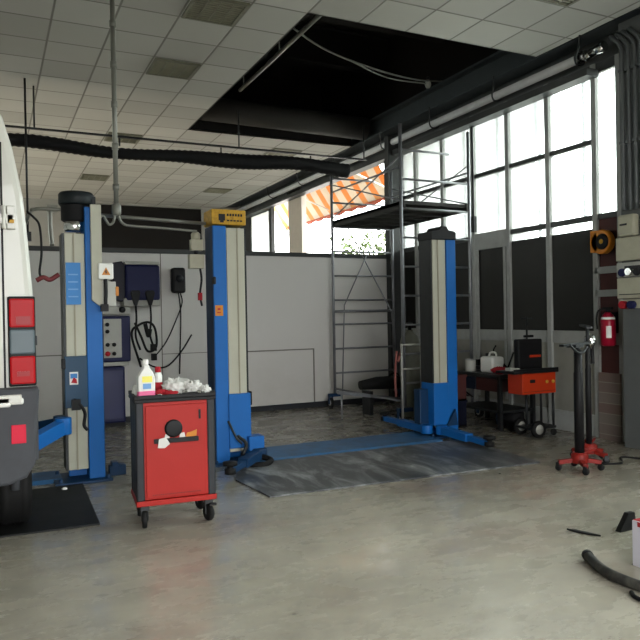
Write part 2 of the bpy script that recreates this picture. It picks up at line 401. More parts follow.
struct(MB().box((2.1,19.3,2.9),(5.55,19.38,4.68)).build('opening_shade', M['void']))  # near-black sheet for the far opening; its top stands in for ceiling shade
w = MB(); w.box((-6.4,-3.2,0),(-6.2,19.4,2.2)); w.box((-6.4,-3.2,4.5),(-6.2,19.4,6.6))
w.box((-6.4,-3.2,2.2),(-6.2,10.7,4.5))
for y in (14.2,18.5): w.box((-6.4,y,2.2),(-6.2,y+.5 if y<18 else 19.4,4.5))
struct(w.build('wall_left', M['wallgrey']))
for i, y in enumerate((10.7,14.7)):  # unseen left windows, added to light the far ceiling
    L_ = 3.5 if i == 0 else 3.8
    r = thing('window_%d' % (i+9), None, None, (-6.3,y,2.2)); struct(r)
    q = MB()
    for k in range(5): q.box((-.03,k*(L_-.05)/4,0),(.03,k*(L_-.05)/4+.05,2.3))
    q.box((-.03,0,0),(.03,L_,.05)); q.box((-.03,0,2.25),(.03,L_,2.3)); q.build('window_frame', M['frame'], r)
    MB().box((-.003,0.05,.05),(.003,L_-.05,2.25)).build('window_pane', M['glass'], r)
for i, (y, e) in enumerate(((.2,4.5),)):  # unseen side window behind the camera, added to brighten the floor
    r = thing('window_%d' % (i+14), None, None, (WX+.1,y,1.2)); struct(r)
    L_ = e-y; q = MB()
    for k in range(5): q.box((-.03,k*(L_-.05)/4,0),(.03,k*(L_-.05)/4+.05,3.3))
    q.box((-.03,0,0),(.03,L_,.05)); q.box((-.03,0,3.25),(.03,L_,3.3)); q.box((-.03,0,1.6),(.03,L_,1.66)); q.build('window_frame', M['frame'], r)
    MB().box((-.003,0.05,.05),(.003,L_-.05,3.25)).build('window_pane', M['glass'], r)
w = MB(); w.box((-6.2,-3.4,0),(-1.2,-3.2,6.6)); w.box((4.0,-3.4,0),(6.9,-3.2,6.6)); w.box((-1.2,-3.4,3.8),(4.0,-3.2,6.6))
struct(w.build('wall_front', M['wallgrey']))
# partition
struct(MB().box((-6.2,PY,0),(6.62,PY+.08,2.55)).build('wall_partition', partition_mat()))
struct(MB().box((-6.2,PY-.02,2.55),(6.62,PY+.1,2.62)).build('trim_partition_top', M['framedark']))
struct(MB().box((-6.2,PY-.015,0),(6.62,PY-.002,.09)).build('baseboard_partition', M['darkgrey']))
j = MB()
for x in (-3.2,-.8,2.37,): j.box((x,PY-.006,.09),(x+.014,PY-.001,2.55))
j.box((3.62,PY-.012,.98),(4.95,PY-.001,1.0)); j.box((4.94,PY-.012,.09),(4.96,PY-.001,1.0)); j.box((-6,PY-.008,1.04),(.93,PY-.001,1.055)); j.box((.92,PY-.008,.1),(.935,PY-.001,1.05))
j.box((2.38,PY-.006,1.0),(3.6,PY-.001,1.01))
struct(j.build('trim_partition_joint', mat('joint line', '#77746c', .7)))
# dark corner pillar
struct(MB().box((6.42,10.42,0),(6.92,10.54,CH)).box((6.62,10.5,0),(6.92,10.9,4.7)).build('trim_corner_pillar', M['framedark']))

# glazed metal bays, the front of each bay is a window_n
Ys = [5.72, 6.09, 6.87, 7.65, 8.43, 9.21, 9.99, 10.44]
for i in range(7):
    y0, y1 = Ys[i], Ys[i+1]
    r = thing('window_%d' % (i+1), None, None, (WX, y0, 0)); struct(r)
    L_ = y1-y0
    f = MB(); f.box((-.02,-.04,0),(.08,.035,4.56)); 
    f.box((.0,.03,1.14),(.06,L_-.03,1.30)); f.box((0,.03,.0),(.06,L_-.03,.26))
    f.build('window_frame', M['frame'], r, bevel=.006)
    t = MB()
    for z, hh in ((2.66,.07),(3.60,.06)):
        if i == 0 and z > 3: continue
        t.box((.0,.03,z),(.06,L_-.03,z+hh))
    t.box((0,.03,4.44),(.07,L_-.03,4.56))
    t.build('window_bar', M['framedark'], r, bevel=.004)
    MB().box((.025,.03,2.5),(.031,L_-.03,4.46)).build('window_pane', M['glass'], r)
    if 0 < i < 5: MB().box((.08,L_*.28,lo),(.11,L_*.28+.045,4.5)).build('sash_stile', M['paleblue'], r)
    lo = 2.66 if i > 1 or i == 0 else 2.60
    lo = {0:2.66, 1:2.56, 2:2.56, 3:2.66}.get(i, 2.66)
    MB().box((.02,.03,1.3),(.04,L_-.03,lo)).build('dark_panel', M['darkpanel'] if i else M['maroon'], r)
    MB().box((.02,.03,.26),(.04,L_-.03,1.14)).build('lower_panel', M['lowpanel'] if i in (1,2,3,4) else M['maroon'], r, bevel=.004)
    if i == 3:
        q = MB(); q.box((-.015,.03,2.5),(.02,L_-.03,2.75)); q.box((-.015,.06,.3),(.0,.11,2.5)); q.box((-.015,L_-.12,.3),(.0,L_-.04,2.5)); q.build('door_frame', M['frame'], r, bevel=.005)
        h = MB(); h.box((-.06,L_-.09,2.78),(-.01,L_-.0,3.02)); h.tube([(-.03,L_-.04,2.9),(-.03,L_-.04,4.4)], .014); h.build('bolt_rod', M['black'], r)
    if i == 0:
        q = MB(); q.box((-.02,.0,2.0),(.02,L_,2.08)); q.box((-.02,.0,1.72),(.02,L_,1.8)); q.build('cross_bar', M['frame'], r)
# far windows beyond the partition: open casement, pale post, wide clear opening under the awning
w = MB(); w.box((WX-.02,14.76,2.62),(WX+.1,15.55,4.6))
struct(w.build('trim_window_post', mat('pale post', '#b5ada0', .6, dirt=.15)))
w = MB(); w.box((WX-.03,10.9,2.60),(WX+.22,19.2,2.68)); w.box((WX-.02,10.9,4.5),(WX+.1,19.2,4.6)); w.box((WX-.02,16.7,2.68),(WX+.08,16.8,4.5)); w.box((WX-.02,18.35,2.62),(WX+.1,19.2,4.6))
struct(w.build('trim_window_sill', M['framedark']))
r = thing('window_8', None, None, (WX,16.8,2.7)); struct(r)
f = MB(); f.box((-.02,0,0),(.05,.07,1.75)); f.box((-.02,1.48,0),(.05,1.55,1.75)); f.box((-.02,0,0),(.05,1.55,.09)); f.box((-.02,0,1.66),(.05,1.55,1.75))
f.build('window_frame', M['framedark'], r)
MB().box((.01,.07,.09),(.016,1.48,1.66)).build('window_pane', glass_mat('milky glass', '#c9d3d6', haze=.45), r)

# column with conduits at the right
struct(MB().box((6.45,4.9,0),(6.7,5.50,6.6)).build('trim_steel_column', M['column'], bevel=.01))
struct(MB().box((6.655,5.72,0.0),(6.69,6.04,.8)).build('trim_brick_patch', brick_mat()))

# ------------------------------------------------------------------ outside
struct(MB().box((6.95,-3.4,-.3),(60,60,-.12)).build('ground', M['asphalt']))
struct(MB().box((-40,-40,-.3),(60,-3.4,-.12)).build('ground_forecourt', mat('dark asphalt', '#4a4a48', .9, dirt=.3, scale=1)))  # unseen ground, coloured dark to cut light bounced in through the gateway
r = thing('awning', 'orange and white striped awning hanging outside the far right windows', 'awning', (6.9,13.5,0))
def aw(u, v_):
    return (.75+.85*u-.12*math.sin(PI*u), 6.6*v_, 6.0-1.66*u)
MB().grid(aw, 6, 40).build('awning_cloth', awning_mat(), r, solid=.004)
def vl(u, v_):
    y = 6.6*v_; return (1.63, y, 4.42-(.13+.05*abs(math.sin(y*5)))*u)
MB().grid(vl, 2, 160).build('valance', mat('rust orange valance', '#9a4626', .8), r, solid=.004)
MB().tube([(1.62,0,4.40),(1.62,6.6,4.40)], .025).build('awning_bar', M['white'], r)
for y in (.1,3.3,6.5): MB().tube([(.02,y,4.95),(1.62,y,4.42)], .02).build('awning_arm', M['white'], r)
MB().tube([(.75,0,6.0),(.75,6.6,6.0)], .04).box((.0,-.0,5.95),(.78,.05,6.05)).box((.0,6.55,5.95),(.78,6.6,6.05)).build('awning_roller', M['white'], r)
r = thing('canopy', 'pale yellow pitched canopy outside seen above the scaffold platform', 'canopy', (8.0,9.0,0))
MB().prism([(.17,4.08),(.97,4.33),(1.73,4.68),(3.5,4.9),(3.5,5.9),(.17,5.9)], 0, .06, 'x').build('canopy_board', M['canopy'], r)
for y in (.5,3.2): MB().beam((-1.05,y,5.6),(0,y,5.4),.05,.05).build('canopy_bracket', M['white'], r)
hb = MB(); random.seed(3)
for k in range(2600):
    x, y, z = 9.6+random.random()*.7, 11.5+random.random()*8, .2+random.random()**.7*3.6+.25*math.sin(random.random()*7)
    a, bb = random.random()*6.28, random.random()*3; s_ = .05+random.random()*.06
    u = Vector((math.cos(a), math.sin(a), math.sin(bb))).normalized()*s_; w_ = Vector((-math.sin(a), math.cos(a)*.6, math.cos(bb))).normalized()*s_*.6
    p = Vector((x, y, z)); hb._add([p-u, p+w_, p+u, p-w_], [(0,1,2,3)])
hb.box((9.9,11.6,-.12),(9.98,19.3,2.6))
tag(hb.build('hedge', mat('hedge leaves', '#41542a', .7, dirt=.5, dark='#4c3f2c')), 'green hedge outside below the striped awning', 'hedge', kind='stuff')

# ------------------------------------------------------------------ ceiling fixtures
labels = ['grey louvred ceiling light nearest the top edge of the photo, left of the opening',
 'grey louvred ceiling light beside the left edge of the dark opening', 'ceiling light just in front of the black duct near the grey hanging conduit',
 'small far ceiling light behind the black duct, left of the hanging conduit', 'ceiling light between the dark opening and the black duct',
 'farthest ceiling light above the yellow lift cover', 'ceiling light cut by the top edge at the right of the photo']
T = .605
def cell(ix, iy): return (.643+T*ix, 6.53+T*iy)
proto = thing('ceiling_light', labels[0], 'ceiling light', (0,0,CH), 0, 'flush ceiling lights')
MB().box((.02,.02,-.022),(T-.02,.05,.0)).box((.02,T-.05,-.022),(T-.02,T-.02,0)).box((.02,.05,-.022),(.05,T-.05,0)).box((T-.05,.05,-.022),(T-.02,T-.05,0)).build('light_frame', M['lightfixture'], proto)
lv = MB()
for k in range(11): lv.box((.05, .07+k*.047, -.018), (T-.05, .078+k*.047, -.001))
for k in range(3): lv.box((.17+k*.13, .05, -.018), (.176+k*.13, T-.05, -.001))
lv.build('louvre', mat('louvre blades', '#8b8a78', .45, .3), proto)
MB().box((.05,.05,-.003),(T-.05,T-.05,-.0005)).build('light_tray', mat('dim reflector', '#55564a', .5), proto)
for k, (ix, iy) in enumerate([(2,0),(2,3),(2,9),(2,15),(7,9),(7,16),(7,-3)]):
    o = proto if k == 0 else copy_tree(proto)
    x, y = cell(ix, iy); o.location = (x, y, CH-.001); o['label'] = labels[k]

# black extraction duct hung on a rail right across the hall
r = thing('extraction_duct', 'long black wavy extraction duct hung on a rail across the hall', 'duct', (0,10.02,0))
d = MB(); pts, rad = [], []
for k in range(252):
    x = -6+k*.0453; pts.append((x, 0, 3.955+.02*math.sin(x*3.1)+.035*math.sin(x*1.3+2)*math.sin(x*.6))); rad.append(.072+.008*max(0,x)+.010*(k%2)+.012*math.sin(x*2.3))
d.tube(pts, rad, 12); d.build('duct_hose', M['rail'], r)
MB().box((-6,-.02,4.14),(5.75,.02,4.165)).build('duct_rail', M['darksteel'], r)
for x in (-5.5,-3.0,.59,3.50,5.7): MB().tube([(x,0,4.17),(x,0,CH)], .012, 8).build('hanger_rod', M['darksteel'], r)
for k in range(8): MB().box((-5.8+k*1.5,-.012,4.02),(-5.78+k*1.5,.012,4.13)).build('hose_clip', M['darksteel'], r)
r = MB().tube([(.47,9.75,CH),(.47,9.75,2.7)], .014, 8).box((.43,9.71,2.6),(.51,9.79,2.72)).build('hanging_rod', M['darksteel'])
tag(r, 'thin black rod hanging from the ceiling beside the white van', 'rod')

# grey conduit dropping from the ceiling and its two bends
r = thing('conduit', 'tall grey conduit dropping from the ceiling and branching to both lifts', 'conduit', (1.14,6.93,0))
m = MB().tube([(0,0,CH),(0,0,2.66)], .024); m.build('drop_pipe', M['pipe'], r)
for z in (4.45,4.05,3.66,3.25,2.85): MB().lathe([(.024,-.03),(.032,-.03),(.032,.03),(.024,.03)], (0,0,z), n=14).build('pipe_coupling', M['pipe'], r)
MB().lathe([(.03,-.05),(.045,-.03),(.045,.05),(.03,.07)], (0,0,2.62), n=14).build('pipe_tee', M['pipe'], r)
m = MB().tube(spline([(-.01,0,2.62),(-.03,0,2.51),(-.07,0,2.48),(-.1,0,2.52),(-.13,-.02,2.56),(-.165,-.04,2.53),(-.175,-.04,2.42),(-.175,-.04,2.12)]), .013, 10)
m.build('left_bend', M['pipe'], r)
m = MB().tube(spline([(.01,0,2.62),(.03,0,2.54),(.07,0,2.49),(.16,0,2.475),(.5,.05,2.47),(.83,.1,2.46)]), .013, 10)
m.build('right_bend', M['pipe'], r)
r = MB().tube(spline([(.38,10.5,2.65),(.38,9.0,2.64),(.38,7.4,2.635),(.40,7.2,2.632),(.46,7.1,2.63),(.66,7.1,2.63)]), .018, 10).tube([(1.0,7.14,2.60),(2.1,7.14,2.56)], .018, 10)
tag(r.build('overhead_conduit', M['pipe']), 'straight grey conduit running level between the tops of the lift columns', 'conduit')

# ------------------------------------------------------------------ two post lifts
def column(parent, x, y, d, yellow=False, motor=False, short=False, ybe=0):
    """d = +1: blue outer web on the +x side; width .37, depth .27, front at y"""
    W = .36 if not motor else .34
    def X(a): return x + d*a            # a = 0 at the inner edge, W at the outer edge
    def bx(mb, a0, b0, z0, a1, b1, z1): return mb.box((X(a0), y+b0, z0), (X(a1), y+b1, z1))
    H = 2.40 if motor else 2.52
    c = MB(); bx(c, W-.145, 0, .02, W, .27, H+(.24 if motor else 0)); bx(c, .03, .2, .02, W-.14, .27, H)
    c = c.build('column', M['blue'], parent, bevel=.008)
    q = MB(); bx(q, .01, .012, .12, W-.15, .06, H-.02); q.build('column_cover', M['beige'], c, bevel=.006)
    q = MB(); bx(q, .085, .004, .12, .097, .013, H-.02); q.build('cover_seam', mat('seam', '#8b8673', .5), c)
    q = MB(); bx(q, -.012, .02, .12, .028, .272, H-.02); q.build('column_channel', M['darksteel'], c)
    q = MB(); bx(q, W, .012, .02, W+.008, .262, H-.01); q.build('outer_shade_plate', M['blue_dark'], c)  # darker blue plate paints the shade on the column's outer side
    q = MB(); bx(q, -.12, -.10, .0, W+.06, .40, .025)
    for a, b_ in ((-.07,-.05),(W+.02,-.05),(-.07,.35),(W+.02,.35)): q.lathe([(.018,0),(.018,.03),(.01,.04)], (X(a), y+b_, .02), n=8)
    q.build('base_plate', M['blue_dark'], c, bevel=.004)
    if yellow:
        q = MB(); bx(q, -.005, -.015, H+.01, W+.015, .28, H+.17); q.build('top_cover', M['yellow'], c, bevel=.01)
        q = MB()
        for a0, a1, z0, z1 in ((W-.06,W-.13,.05,.12),(W-.075,W-.115,.03,.05)): bx(q, a0, -.024, H+z0, a1, -.0195, H+z1)
        for kx in range(6): bx(q, .04+kx*.03, -.023, H+.10, .06+kx*.03, -.0195, H+.125)
        for kx in range(5): bx(q, .04+kx*.036, -.023, H+.045, .066+kx*.036, -.0195, H+.06)
        q.build('warning_print', M['black'], c)
    elif motor:
        q = MB(); q.lathe([(.155,0),(.165,.01),(.165,.10),(.15,.12),(0,.125)], (X(.135), y+.10, 2.66), n=28); q.box((X(.06),y+.0,2.66),(X(.30),y+.26,2.74)); q.build('motor_cap', mat('teal black motor cap','#10181b',.5), c)
        q = MB(); q.lathe([(.10,0),(.13,.02),(.13,.15),(.14,.16)], (X(.125), y+.14, 2.50), n=28); q.build('motor', M['black'], c)
        q = MB(); q.lathe([(.085,0),(.10,.01),(.10,.09),(.085,.10)], (X(.115), y+.12, 2.41), n=28); q.build('motor_ring', M['chrome'], c)
    else:
        q = MB()
        pl_ = [(X(-.02),H-.04),(X(W),H-.04),(X(W),H+.06),(X(W-.05),H+.075),(X(.25),H+.08),(X(.22),H+.13),(X(.14),H+.13),(X(.11),H+.08),(X(-.02),H+.06)]
        q.prism(pl_, y-.02, y+.29, 'y'); q.build('top_cap', M['black'], c, bevel=.008)
    return c

lift = thing('two_post_lift', 'blue and ivory two-post car lift in the middle with yellow top cover', 'car lift', (0,0,0))
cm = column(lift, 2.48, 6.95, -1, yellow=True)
cr = column(lift, 4.99, 7.1, 1)
# stickers on the middle column
MB().box((2.13,6.944,1.57),(2.215,6.949,1.68)).build('orange_sticker', M['orangeplastic'], cm)
MB().box((2.15,6.940,1.60),(2.19,6.9435,1.61)).box((2.155,6.940,1.63),(2.185,6.9435,1.65)).build('sticker_print', M['redcloth'], cm)
# carriages
k = MB().box((2.255,6.93,.16),(2.5,7.19,.74)); k = k.build('carriage', M['blue'], lift, bevel=.008)
MB().box((2.50,6.98,.60),(2.535,7.1,.75)).box((2.14,6.92,1.9),(2.11,7.0,1.98)).build('carriage_pad', M['black'], k, bevel=.01)
MB().tube(spline([(2.24,6.92,.46),(2.30,6.86,.30),(2.36,6.84,.22)]), .012).tube(spline([(2.33,6.88,.3),(2.40,6.82,.22),(2.36,6.80,.12),(2.44,6.84,.10)]), .018).build('release_lever', M['darksteel'], k)
k = MB().box((4.97,7.08,.15),(5.20,7.36,.68)); k = k.build('carriage', M['blue'], lift, bevel=.008)
MB().box((4.84,7.2,.16),(4.97,7.34,.60)).build('carriage_block', M['blue_dark'], k, bevel=.01)
MB().prism([(5.14,.14),(5.30,.14),(5.27,.34)], 7.04, 7.07, 'y').build('gusset', M['blue_dark'], k)
# arms: folded back along the bay, each an inner tube with an extension and a rubber pad
def arm(parent, p, q, m, ext=True, pad_end='q', h=.09):
    p, q = Vector(p), Vector(q); mid = p.lerp(q, .6)
    a = MB().beam(p, mid, .11, h); a.lathe([(.075,-h*.6),(.075,h*.6)], p, n=18); a = a.build('arm', m, parent, bevel=.006)
    MB().beam(mid, q, .075, h*.7).build('arm_extension', m, a, bevel=.004)
    MB().lathe([(.055,-.03),(.055,.02),(.03,.025),(.03,.05),(.07,.055),(.07,.085),(.0,.09)], q, n=18).build('arm_pad', M['rubber'], a)
    return a
arm(lift, (2.56,6.85,.1), (2.05,6.30,.08), M['blue_dark'])
arm(lift, (2.58,7.15,.12), (2.72,8.3,.1), M['blue_dark'])
arm(lift, (5.02,7.0,.11), (5.02,6.10,.08), M['blue'])
arm(lift, (4.90,7.15,.11), (4.98,8.3,.09), M['blue'])
m = MB().box((2.45,6.86,.05),(2.62,7.02,.28)); m.build('arm_bracket', M['blue'], lift, bevel=.006)
m = MB(); m.prism([(6.78,0),(6.84,.03),(7.48,.03),(7.54,0)], 2.52, 4.9, 'x'); m.build('floor_channel', M['blue_worn'], lift)
m = MB().tube(spline([(2.35,6.7,.03),(2.5,6.6,.03),(2.62,6.68,.05),(2.55,6.8,.08)]), .03, 10); m.build('hydraulic_hose', M['rubber'], lift)

lift2 = thing('two_post_lift', 'blue two-post lift at the left with black motor drum, carrying the white van', 'car lift', (0,0,0))
cl = column(lift2, .64, 6.9, 1, motor=True)
column(lift2, -2.3, 6.9, -1)
MB().box((.655,6.895,1.70),(.79,6.905,2.10)).build('instruction_sheet', M['labelblue'], cl)
q = MB()
for z in (1.98,1.91,1.84,1.77): q.box((.675,6.892,z),(.765,6.896,z+.012))
q.build('sheet_print', M['bluelight'], cl)
MB().prism([(.885,1.74),(.885,2.66),(.985,2.66),(.985,1.66)], 6.86, 6.90, 'y').build('cable_duct', M['beige'], cl, bevel=.006)
k = MB().box((.625,6.87,.72),(.832,6.90,1.21)).build('carriage', mat('deep blue carriage', '#153a54', .45), lift2, bevel=.006)
MB().box((.60,6.86,1.09),(.635,6.92,1.19)).build('carriage_pad', M['black'], k, bevel=.008)
MB().box((.668,6.864,.94),(.745,6.868,1.06)).build('sticker', M['whiteplastic'], k)
q = MB().box((.675,6.861,1.0),(.738,6.8645,1.045)); q.build('sticker_sky', M['labelblue'], k)
q = MB().prism([(.68,.96),(.735,.95),(.73,.99),(.705,1.01),(.69,.98)], 6.8595, 6.8615, 'y'); q.build('sticker_print', M['redcloth'], k)
MB().tube(spline([(.70,6.86,.80),(.76,6.84,.74),(.80,6.86,.66),(.79,6.86,.55),(.82,6.86,.50)]), .016).box((.68,6.83,.70),(.76,6.87,.80)).build('release_lever', M['black'], k)
arm(lift2, (.60,6.84,.56), (-.1,6.1,.34), M['blue'], h=.13)
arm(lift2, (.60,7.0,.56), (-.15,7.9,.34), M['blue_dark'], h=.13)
k = MB().box((-2.29,6.87,.72),(-2.05,6.90,1.21)).build('carriage', M['blue_dark'], lift2, bevel=.006)
arm(lift2, (-2.2,6.84,.56), (-1.5,6.1,.34), M['blue'], h=.13)
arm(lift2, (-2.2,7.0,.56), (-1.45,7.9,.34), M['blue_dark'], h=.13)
m = MB(); m.prism([(6.98,0),(7.03,.03),(7.42,.03),(7.48,0)], -2.2, .60, 'x'); m.build('floor_channel', M['blue_worn'], lift2)
# foot bracket beside left column
r = MB().box((1.04,7.02,0),(1.2,7.14,.1)).box((1.06,6.98,.1),(1.12,7.1,.14))
tag(r.build('metal_block', M['blue_dark'], bevel=.006), 'small dark blue metal block on the floor at the foot of the left lift column', 'block')
r = thing('wooden_offcut', 'small brown wooden offcut on the floor beside the red trolley', 'wood block', (1.30,6.55,0))
MB().box((-.08,-.05,0),(.02,.05,.09)).box((-.02,-.04,.09),(.03,.03,.13)).build('wood_block', M['wood'], r, bevel=.004)

# switch box with warning triangle on the left column
r = thing('switch_box', 'white switch box with yellow warning triangle beside the left lift column', 'switch box', (1.02,6.86,1.94))
MB().box((-.075,-.03,0),(.065,.05,.155)).build('box_body', M['whiteplastic'], r, bevel=.012)
MB().prism([(-.045,.04),(.035,.04),(-.005,.115)], -.034, -.0302, 'y').build('warning_triangle', M['orangeplastic'], r)
MB().prism([(-.012,.085),(.002,.085),(-.004,.068),(.004,.068),(-.009,.045),(-.006,.062),(-.013,.062)], -.0365, -.0342, 'y').build('warning_bolt', M['black'], r)
MB().box((-.045,.0,-.26),(.09,.05,-.02)).build('lower_box', M['greypanel'], r, bevel=.006)
MB().tube(spline([(-.01,-.02,0),(-.01,-.03,-.12),(-.015,-.03,-.24)]), .018).box((-.06,-.05,-.31),(.01,.0,-.24)).build('cable', M['black'], r)
MB().box((.085,-.005,-.16),(.115,.03,-.07)).build('signal_button', M['orangeplastic'], r, bevel=.006)
# box at the back of the middle column
r = thing('junction_box', 'beige junction boxes with conduit fitting behind the middle lift column', 'junction box', (2.02,7.14,2.08))
MB().box((-.10,0,0),(.06,.09,.15)).build('lower_box', M['boxbeige'], r, bevel=.006)
MB().box((-.08,0,.19),(.05,.08,.31)).lathe([(.04,0),(.05,.01),(.05,.06),(.03,.08)], (-.02,.04,.31), n=16).build('upper_box', M['boxbeige'], r, bevel=.006)
MB().tube(spline([(.02,.03,0),(.03,.02,-.12),(.01,.02,-.28),(.03,.02,-.4)]), .012).tube([(-.02,.04,.15),(-.02,.04,.2)], .02).build('cable', M['black'], r)
MB().box((-.01,.0,-.34),(.03,.04,-.26)).build('red_plug', M['redcloth'], r)
r = thing('air_hose', 'black hose hanging beside the left column with reddish coupling', 'hose', (0.4,6.95,1.9))
MB().tube(spline([(-.06,.15,.70),(-.05,.13,.68),(-.01,.1,.64),(.04,.05,.55),(.05,.0,.3),(.03,0,.12),(.04,0,.06)]), .011).build('hose', M['black'], r)
MB().tube(spline([(.0,0,.03),(.06,-.01,.06),(.12,0,.04),(.2,.0,.09)]), .022).build('coupling', mat('dull red', '#6a2b2e', .6), r)
r = MB().tube(spline([(.8,10.45,3.15),(.8,10.47,2.9),(.82,10.47,2.62)]), .03).box((.76,10.43,3.1),(.9,10.5,3.2))
tag(r.build('wall_bracket', M['pipe']), 'grey pipe bracket standing on the partition left of the lift motor', 'bracket')

# ------------------------------------------------------------------ rubber mats
mm = mat_mat()
r = MB().prism([(2.30,6.84),(2.07,6.2),(2.13,5.47),(5.05,5.35),(5.12,6.1),(5.22,6.76)], .001, .014)
tag(r.build('rubber_mat', mm), 'large scuffed dark grey mat on the floor in front of the middle lift', 'floor mat')
r = MB().prism([(-1.9,5.5),(.72,5.39),(.76,6.78),(-1.9,6.78)], .001, .014)
tag(r.build('rubber_mat', mat('black mat', '#101211', .6, dirt=.25, scale=3)), 'flat black mat on the floor under the white van', 'floor mat')

# ------------------------------------------------------------------ white van
van = thing('van', 'white panel van parked at the left edge with red tail lights', 'van', (-.76,4.5,0))
# half width of the body by height
prof = [(.60,.90),(.66,.985),(1.1,1.005),(1.7,1.0),(2.0,.98),(2.3,.955),(2.6,.90),(2.78,.85),(2.9,.77),(2.96,.5),(2.97,0)]
def hw(z):
    for (a, p), (c2, q) in zip(prof, prof[1:]):
        if z <= c2: return p+(q-p)*(z-a)/(c2-a) if z > a else p
    return 0
ring = [(w_, z) for z, w_ in prof] + [(-w_, z) for z, w_ in reversed(prof[:-1])]
def vbody():
    mb = MB(); n = len(ring)
    st = [(0,.985,1),(.04,1,1),(3.9,1,1),(4.3,.985,.93),(4.75,.96,.62),(5.1,.93,.50),(5.45,.84,.42)]
    vs = []
    for y, sx, t in st:
        for x, z in ring:
            zz = .6+(z-.6)*t
            xx = x*sx*(1 if t > .9 else min(1, 1.0))
            vs.append((xx, y, zz))
    fs = [(i*n+k, i*n+(k+1)%n, (i+1)*n+(k+1)%n, (i+1)*n+k) for i in range(len(st)-1) for k in range(n)]
    fs += [tuple(range(n))[::-1], tuple((len(st)-1)*n+k for k in range(n))]
    mb._add(vs, [tuple(reversed(f)) for f in fs]); return mb
body = vbody().build('van_body', M['white'], van, bevel=.03)
MB().box((-.90,-.05,.62),(.90,.06,.66)).prism([(-.84,.585),(.84,.585),(.94,.62),(.99,.70),(1.02,1.155),(-1.02,1.155),(-.99,.70),(-.94,.62)], -.09, .12, 'y').box((.97,.1,.68),(1.02,.62,1.08)).box((-1.02,.1,.68),(-.97,.62,1.08)).build('bumper', M['bumper'], van, bevel=.03)
for s_ in (1, -1):
    for nm, z0, z1, mt in (('tail_lamp',1.51,1.69,'lensred'),('reversing_lamp',1.35,1.505,'lensclear'),('brake_lamp',1.17,1.345,'lensred')):
        MB().box((s_*.86,-.03,z0),(s_*1.005,.09,z1)).build(nm, M[mt], van, bevel=.012)
    MB().box((s_*.855,-.027,1.16),(s_*1.008,.085,1.70)).build('lamp_housing', M['black'], van, bevel=.01)
    MB().box((s_*.90,-.034,1.53),(s_*.98,-.0305,1.58)).box((s_*.9,-.034,1.22),(s_*.97,-.0305,1.25)).build('lamp_facet', M['lensred2'], van)
    h = MB().box((s_*.70,-.035,2.13),(s_*.90,-.003,2.19)).box((s_*.86,-.035,2.10),(s_*.91,-.002,2.24)); h.tube([(s_*.845,-.03,2.1),(s_*.845,-.03,2.24)], .013)
    h.build('door_hinge', M['white'], van, bevel=.006)
    MB().box((s_*.70,-.12,1.07),(s_*.92,-.095,1.12)).build('door_hinge', M['white'], van, bevel=.006)
    MB().box((s_*.90,-.045,2.135),(s_*.875,-.035,2.155)).build('hinge_bolt', M['amber'], van)
    MB().box((s_*.86,-.096,.83),(s_*.94,-.089,.94)).build('rear_reflector', M['reflector'], van, bevel=.003)
    MB().box((s_*1.0,.06,1.4),(s_*1.02,.5,1.46)).build('side_moulding', M['bumper'], van, bevel=.005)
    MB().box((s_*.72,-.12,1.05),(s_*.86,-.04,1.11)).tube([(s_*.84,-.1,1.08),(s_*.93,-.1,1.08)], .02).build('door_stop', M['whiteplastic'], van, bevel=.01)
sm_ = MB()
for x in (-.835, 0, .835): sm_.box((x-.006,-.004,1.12),(x+.006,.01,2.62))
sm_.box((-.835,-.004,2.61),(.835,.01,2.622)); sm_.build('door_gap', M['black'], van)
for a, b_ in ((-.70,-.08),(.08,.70)): MB().box((a,-.008,1.75),(b_,.01,2.4)).build('rear_window', M['darkglass'], van, bevel=.01)
MB().box((-.3,-.11,.8),(.3,-.088,.92)).build('number_plate', M['whiteplastic'], van)
MB().prism([(4.05,2.55),(4.1,1.75),(4.85,1.62),(4.4,2.42)], -.99, .99, 'x').build('cab_window', M['darkglass'], van)
MB().box((-.9,5.3,.45),(.9,5.5,.8)).build('front_bumper', M['bumper'], van, bevel=.04)
MB().box((-.6,.5,.47),(-.5,5.0,.60)).box((.50,.5,.47),(.6,5.0,.60)).box((-.85,1.17,.33),(.85,1.27,.41)).box((-.55,2.0,.5),(.55,2.1,.58)).build('chassis', M['darksteel'], van)
for x, y in ((.90,1.22),(-.90,1.22),(.90,4.4),(-.90,4.4)):
    s_ = 1 if x > 0 else -1
    t = MB().lathe([(.2,-.11),(.3,-.115),(.335,-.09),(.345,-.05)]+[(.345-.012*(k%2),-.05+.0125*k) for k in range(1,8)]+[(.345,.05),(.335,.09),(.3,.115),(.2,.11)], (x-s_*.0, y, .36), 'x', 40)
    t = t.build('wheel', M['rubber'], van)
    MB().lathe([(0,.06*s_),(.05,.07*s_),(.06,.04*s_),(.17,.05*s_),(.205,.10*s_)], (x,y,.36), 'x', 28).build('wheel_rim', M['greypanel'], t)
    MB().tube(arc((x,y,.4), .42, -.1, PI+.1, 16, (0,1,0), (0,0,1)), .03, 8).build('wheel_arch', M['bumper'], van)
for a in (.80,-.98): MB().box((a,1.72,.28),(a+.18,1.74,.66)).build('mud_flap', M['rubber'], van)

